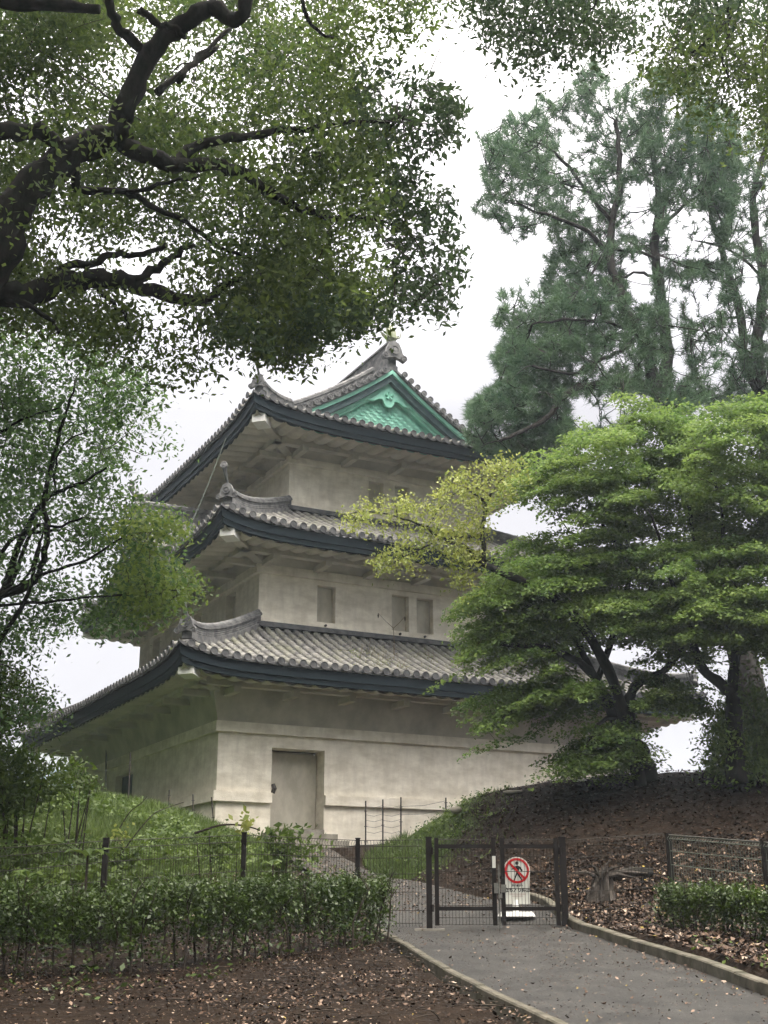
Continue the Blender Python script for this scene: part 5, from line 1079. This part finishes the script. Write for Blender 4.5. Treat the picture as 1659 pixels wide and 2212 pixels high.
# broad-leaved seedlings over the hedge
def fatsia(label, px, py, Y, s, n=7):
    p = at(px, py, Y); t = empty('broadleaf_seedling', p, label, 'plant', 'broad-leaved seedlings in the hedge'); mb = MB()
    for k in range(n):
        q = 2*PI*k/n+RNG.random(); d = np.array([math.cos(q), math.sin(q), .15+.3*RNG.random()]); sd_ = np.array([-d[1], d[0], 0]); L = s*(.7+.5*RNG.random())
        mb.add([p, p+d*L*.45+sd_*L*.2, p+d*L*.8+sd_*L*.12-[0, 0, .03], p+d*L-[0, 0, L*.3], p+d*L*.8-sd_*L*.12-[0, 0, .03], p+d*L*.45-sd_*L*.2, p+d*L*.5+[0, 0, .02]], [(0, 1, 6), (1, 2, 6), (2, 3, 6), (3, 4, 6), (4, 5, 6), (5, 0, 6)])
    st = MB(); st.tube([p, p-np.array([0, .0, .6])], .012, 5); st.build('stem', M['twig'], t); o = mesh_obj('foliage', np.array(mb.v), mb.f, M['leaf_bush'], t, attr=('FACE', RNG.random(len(mb.f))))
fatsia('big star-shaped leaves of a seedling above the hedge left of the third fence post', 190, 1848, 13.6, .30)
fatsia('pointed broad leaf of a seedling poking up in the middle of the left hedge top', 590, 1868, 14.2, .2, 4)
fatsia('broad leaves drooping at the lower left edge of the hedge', 60, 1895, 12.6, .22, 6)
# ------------------------------------------------------------------ plants on the lowest roof
def roof_weeds():
    t = empty('roof_weeds', W(6.5, -.6, 6.4), 'clump of reddish weeds and moss growing between the tiles of the lowest roof', 'weeds'); C = []
    for k in range(95): s = 3.2+RNG.random()*8.5; d = .25+RNG.random()*1.6+.5*math.exp(-((s-7)/2)**2); C.append(W(s, -1.7+d, zroof(0, s+1.7, d, 16.2, 3.28)+.08))
    leaves(np.array(C), 20, .10, .05, .4, .2, .8, 'foliage', M['weed'], t, 0); st = MB()
    for c in C[::2]: st.tube([c, c+np.array([RNG.normal()*.06, 0, .18+.2*RNG.random()])], [.006, .003], 3, cap=False)
    st.build('stem', M['weed'], t)
    p = W(5.0, .1, 6.7); t2 = empty('roof_sapling', p, 'tall bare forked sapling with a few withered pods on the lowest roof', 'sapling'); mb = MB(); top = p+[0, 0, .75]; mb.tube([p-[0, 0, .3], p+[.02, 0, .35], top], [.014, .010, .008], 5); pods = []
    for e in ((-.42, 0, .42), (.32, 0, .33)): q = top+np.array(e); mb.tube([top, top+np.array(e)*.5+[0, 0, -.02], q], [.008, .006, .004], 4); pods.append(q)
    mb.build('stem', M['weed'], t2); pd = MB()
    for q in pods: pd.tube([q, q-[0, 0, .07], q-[0, 0, .14]], [.008, .024, .006], 5)
    pd.build('pod', M['twig'], t2)
roof_weeds()
# ------------------------------------------------------------------ ground cover
def scatter(n, xr, yr, dens=None):
    x = xr[0]+(xr[1]-xr[0])*RNG.random(n); y = yr[0]+(yr[1]-yr[0])*RNG.random(n)
    if dens is not None: k = RNG.random(n) < dens(x, y); x, y = x[k], y[k]
    return x, y
def litter(name, x, y, size, label, vlo=0., vhi=1., lift=.015):
    n = len(x); z = Gz(x, y)+lift+.02*RNG.random(n); z = z+(vnoise(np.c_[x, y, x*0], 1.7, 3)-.5)*.07*(~on_path(x, y, .22))
    c = np.c_[x, y, z]; tl = RNG.normal(size=(n, 2))*.38; nrm = np.c_[tl, np.ones(n)]; nrm /= np.linalg.norm(nrm, axis=1)[:, None]; a = RNG.normal(size=(n, 3)); a -= nrm*(a*nrm).sum(1)[:, None]; a /= np.linalg.norm(a, axis=1)[:, None]; b = np.cross(nrm, a)
    L = size*(.55+.9*RNG.random(n))[:, None]; cu = RNG.random(n)[:, None]*.3
    v = np.empty((n, 6, 3)); v[:, 0] = c-a*L*.5+nrm*L*cu; v[:, 1] = c-a*L*.15+b*L*.26; v[:, 2] = c+a*L*.2+b*L*.22; v[:, 3] = c+a*L*.55+nrm*L*cu; v[:, 4] = c+a*L*.2-b*L*.22+nrm*L*.1; v[:, 5] = c-a*L*.15-b*L*.26+nrm*L*.1
    o = mesh_obj(name, v.reshape(-1, 3), np.arange(n*6).reshape(n, 6), M['litter'], attr=('FACE', vlo+(vhi-vlo)*RNG.random(n)**1.0)); return tag(o, label, 'fallen leaves', kind='stuff')
off = lambda x, y: (~on_path(x, y, .12)).astype(float)
x, y = scatter(20000, (-6, 3), (8, 16.5), lambda x, y: (x < interp_x(LK_, y)-.15)*(.25+.75*(vnoise(np.c_[x, y, x*0], 1.3, 2) > .5))); litter('fallen_leaves', x, y, .036, 'brown and pale dead leaves scattered over the dark soil on the left', 0, .97)
x, y = scatter(42000, (1.4, 9.), (9.5, 21.5), lambda x, y: (x > interp_x(RK_, np.minimum(y, 22.9))+.18)*np.clip(1.15-(y-17)*.16, .12, 1)*off(x, y)); litter('fallen_leaves', x, y, .065, 'thick drift of brown and pink dead leaves covering the foot of the right bank', .2, 1)
x, y = scatter(26000, (-.5, 10.), (18, 25.5), lambda x, y: off(x, y)*np.clip((x-.3)/1.5, 0, 1)*.55); litter('fallen_leaves', x, y, .055, 'dark leaf litter and pine needles on the upper slope of the right bank', 0, .78)
x, y = scatter(9000, (-5.5, .3), (17, 23), lambda x, y: off(x, y)*(vnoise(np.c_[x, y, x*0], .8, 6) > .45)*.8); litter('fallen_leaves', x, y, .06, 'patch of dead leaves on the left bank behind the mesh fence', .3, 1)
def pden(x, y):
    p = on_path(x, y, -.03); e = np.exp(-np.abs(interp_x(RK_, y)-x)/.16)*.9; return p*np.clip(.10+e+.75*np.clip((y-17.6)/2, 0, 1), 0, 1)
x, y = scatter(24000, (-2, 4), (8.5, 30), pden); litter('fallen_leaves', x, y, .036, 'scattered yellow and brown leaves on the wet asphalt path', .55, 1, .018)
x, y = scatter(26000, (-6, 3), (8, 16.5), lambda x, y: (x < interp_x(LK_, y)-.12)*(.3+.7*(vnoise(np.c_[x, y, x*0], 2.3, 22) > .45))); litter('leaf_crumbs', x, y, .018, 'crumbled leaf bits and twigs over the dark soil on the left', .2, 1)
x, y = scatter(15000, (-1, 4), (8.5, 18), lambda x, y: on_path(x, y, -.03)*(.25+.75*(vnoise(np.c_[x, y, x*0], 1.6, 23) > .55))); litter('leaf_crumbs', x, y, .014, 'tiny leaf crumbs and grit on the asphalt path', .2, 1, .016)
tw_ = MB(); x, y = scatter(900, (-6, 6), (8.5, 20), lambda x, y: .5*off(x, y))
for a_, b_ in zip(x, y):
    z_ = G1(a_, b_)+.03; q_ = RNG.random()*PI; l_ = .06+.16*RNG.random(); d_ = np.array([math.cos(q_), math.sin(q_), RNG.normal()*.1])*l_; c_ = np.array([a_, b_, z_]); tw_.tube([c_-d_, c_+[0, 0, .01], c_+d_], [.004, .005, .002], 4)
tag(tw_.build('fallen_twigs', M['twig']), 'thin dead twigs lying about on the soil', 'twigs', kind='stuff')
# grass and creepers on the left bank
def blades(n, xr, yr, dens, h, name, label, m):
    x, y = scatter(n, xr, yr, dens); n = len(x); z = Gz(x, y)-.02; c = np.c_[x, y, z]; q = RNG.random(n)*2*PI; hh = h*(.5+RNG.random(n)); d = np.c_[np.cos(q), np.sin(q), np.zeros(n)]; bend = np.c_[RNG.normal(size=n), RNG.normal(size=n), np.zeros(n)]*.35
    v = np.empty((n, 3, 3)); v[:, 0] = c-d*.012; v[:, 1] = c+d*.012; v[:, 2] = c+np.c_[np.zeros(n), np.zeros(n), hh]+bend*hh[:, None]
    tag(mesh_obj(name, v.reshape(-1, 3), np.arange(n*3).reshape(n, 3), m, attr=('FACE', RNG.random(n))), label, 'grass', kind='stuff')
blades(70000, (-9, .5), (17, 30), lambda x, y: (grassiness(x, y) > .3)*off(x, y)*np.clip((y-15)/8, .3, 1), .17, 'grass', 'bright green grass growing on the bank below the shaded wall', M['grass'])
blades(12000, (-.5, 3.), (21, 26.8), lambda x, y: np.clip(grassiness(x, y), 0, 1)**1.5*off(x, y), .10, 'grass', 'short grass on the crest of the right bank by the wall', M['grass'])
def cover(n, xr, yr, dens, hz, size, name, label, m='leaf_bush', per=14):
    x, y = scatter(n, xr, yr, dens); z = Gz(x, y)+hz*RNG.random(len(x))**1.5; leaves(np.c_[x, y, z], per, .09, size, .6, .55, .6, name, M[m], None, 0); o = bpy.context.scene.objects[-1] if False else None
    ob = [q for q in bpy.data.objects if q.name.startswith(name) and q.get('kind') is None and q.parent is None][-1]; tag(ob, label, 'ground cover', kind='stuff')
cover(4200, (-9, .3), (16.2, 25), lambda x, y: off(x, y)*(vnoise(np.c_[x, y, x*0], .6, 12) > .42)*np.clip(1.1-(x+6.5)*.2, .12, 1), .38, .085, 'creepers', 'tangle of broad-leaved creepers and weeds behind the left fence')
cover(2600, (-.5, 3.2), (20.5, 26.8), lambda x, y: off(x, y)*np.clip(grassiness(x, y), 0, 1)**1.5*(vnoise(np.c_[x, y, x*0], 1.1, 16) > .4), .06, .06, 'clover', 'low leafy weeds along the green edge of the right bank', 'leaf_bush', 12)
cover(900, (-8, -3), (15.2, 18), lambda x, y: off(x, y)*1., .8, .10, 'undergrowth', 'tall leafy undergrowth pressing against the far left of the mesh fence', 'leaf_bush', 20)
cover(70, (2.8, 5.), (11, 16.8), lambda x, y: (x > interp_x(RK_, y)+.2)*.8, .05, .045, 'weeds', 'small green weeds among the leaves behind the right kerb', 'leaf_bush', 7)
cover(160, (-4.5, -.2), (10.5, 14.8), lambda x, y: (x < -.0-(15-y)*.55)*1., .05, .05, 'seedlings', 'tiny green seedlings in the soil at the foot of the left hedge', 'leaf_hedge', 7)
# ------------------------------------------------------------------ climbing plant in front of the door
bush('climbing plant with heart-shaped leaves hanging over the fence in front of the door', 'climbing_plant', 640, 1880, 17.4, [(560, 1800), (600, 1790), (660, 1800), (700, 1812), (690, 1850), (640, 1870), (610, 1900), (590, 1860)], 46, 'leaf_bush', 12, .10, .10, .3, 4, gate=None)
bush('small climbing plant beside the second fence post', 'climbing_plant', 470, 1870, 17., [(440, 1790), (520, 1800), (520, 1840), (460, 1860), (420, 1830)], 30, 'leaf_bush', 12, .10, .08, .3, 3, gate=None)
# ------------------------------------------------------------------ far office block on the left
def office():
    Y = 130.; a, b = at(-60, 1640, Y), at(176, 1640, Y); zt = at(60, 1606, Y)[2]; t = empty('office_building', (a[0], Y, -3), 'distant pale glass office building glimpsed between leaves left of the turret', 'building')
    mb = MB(); mb.box((a[0], Y, -3), (b[0]-a[0], 0, 0), (0, 20, 0), (0, 0, zt+3)); mb.build('wall', M['office'], t); g = MB(); n = 10; wd = (b[0]-a[0])/n
    for r in range(int((zt-3.0)/3.2)):
        g = MB(); g.box((a[0]+wd*.1, Y-.1, 2.5+r*3.2), (b[0]-a[0]-wd*.2, 0, 0), (0, .2, 0), (0, 0, 1.9)); g.build('window_band', M['glass'], t)
    for k in range(n-1): g = MB(); g.box((a[0]+wd*(k+.95), Y-.2, -3), (wd*.1, 0, 0), (0, .3, 0), (0, 0, zt+3)); g.build('mullion', M['office'], t)
office()

# ------------------------------------------------------------------ woodland added out of view behind and beside the camera to block low sky
def shade_wood():
    n = 5200; a = np.radians(88+(RNG.random(n)*195)); r = 21+10*RNG.random(n); x = r*np.sin(a); y = 6+r*np.cos(a); z = -1.5+15*RNG.random(n)**.8
    o = leaves(np.c_[x, y, z], 9, .8, .75, .7, .3, .9, 'shade_wood', M['leaf_dark'], None, .1); tag(o, 'unseen dark leaves added behind the viewer to block low sky', 'shade_wood', kind='stuff')
def left_shade_wood():  # leaves added outside the frame to darken the turret's left face
    n = 2600; y = 24+30*RNG.random(n); x = -(.36*y+2.5)-9*RNG.random(n); z = -.5+17*RNG.random(n)**.8
    o = leaves(np.c_[x, y, z], 12, .8, .7, .7, .3, .9, 'shade_grove', M['leaf_dark'], None, .1); tag(o, 'dense grove added out of view beyond the left edge to shade the side of the turret', 'shade_grove', kind='stuff')
shade_wood(); left_shade_wood()
# ------------------------------------------------------------------ thin bluish volume added to imitate the veil of lens flare
hz = MB(); hz.box((-1600, -1600, -6), (3200, 0, 0), (0, 4200, 0), (0, 0, 34)); hm = bpy.data.materials.new('flare_haze'); hm.use_nodes = True; hn = hm.node_tree; hn.nodes.clear()
ho = hn.nodes.new('ShaderNodeOutputMaterial'); hv = hn.nodes.new('ShaderNodeVolumePrincipled'); hv.inputs['Color'].default_value = (.78, .9, 1, 1); hv.inputs['Density'].default_value =   .0007; hv.inputs['Anisotropy'].default_value = .3
hn.links.new(hv.outputs[0], ho.inputs['Volume']); tag(hz.build('haze', hm), kind='stuff')
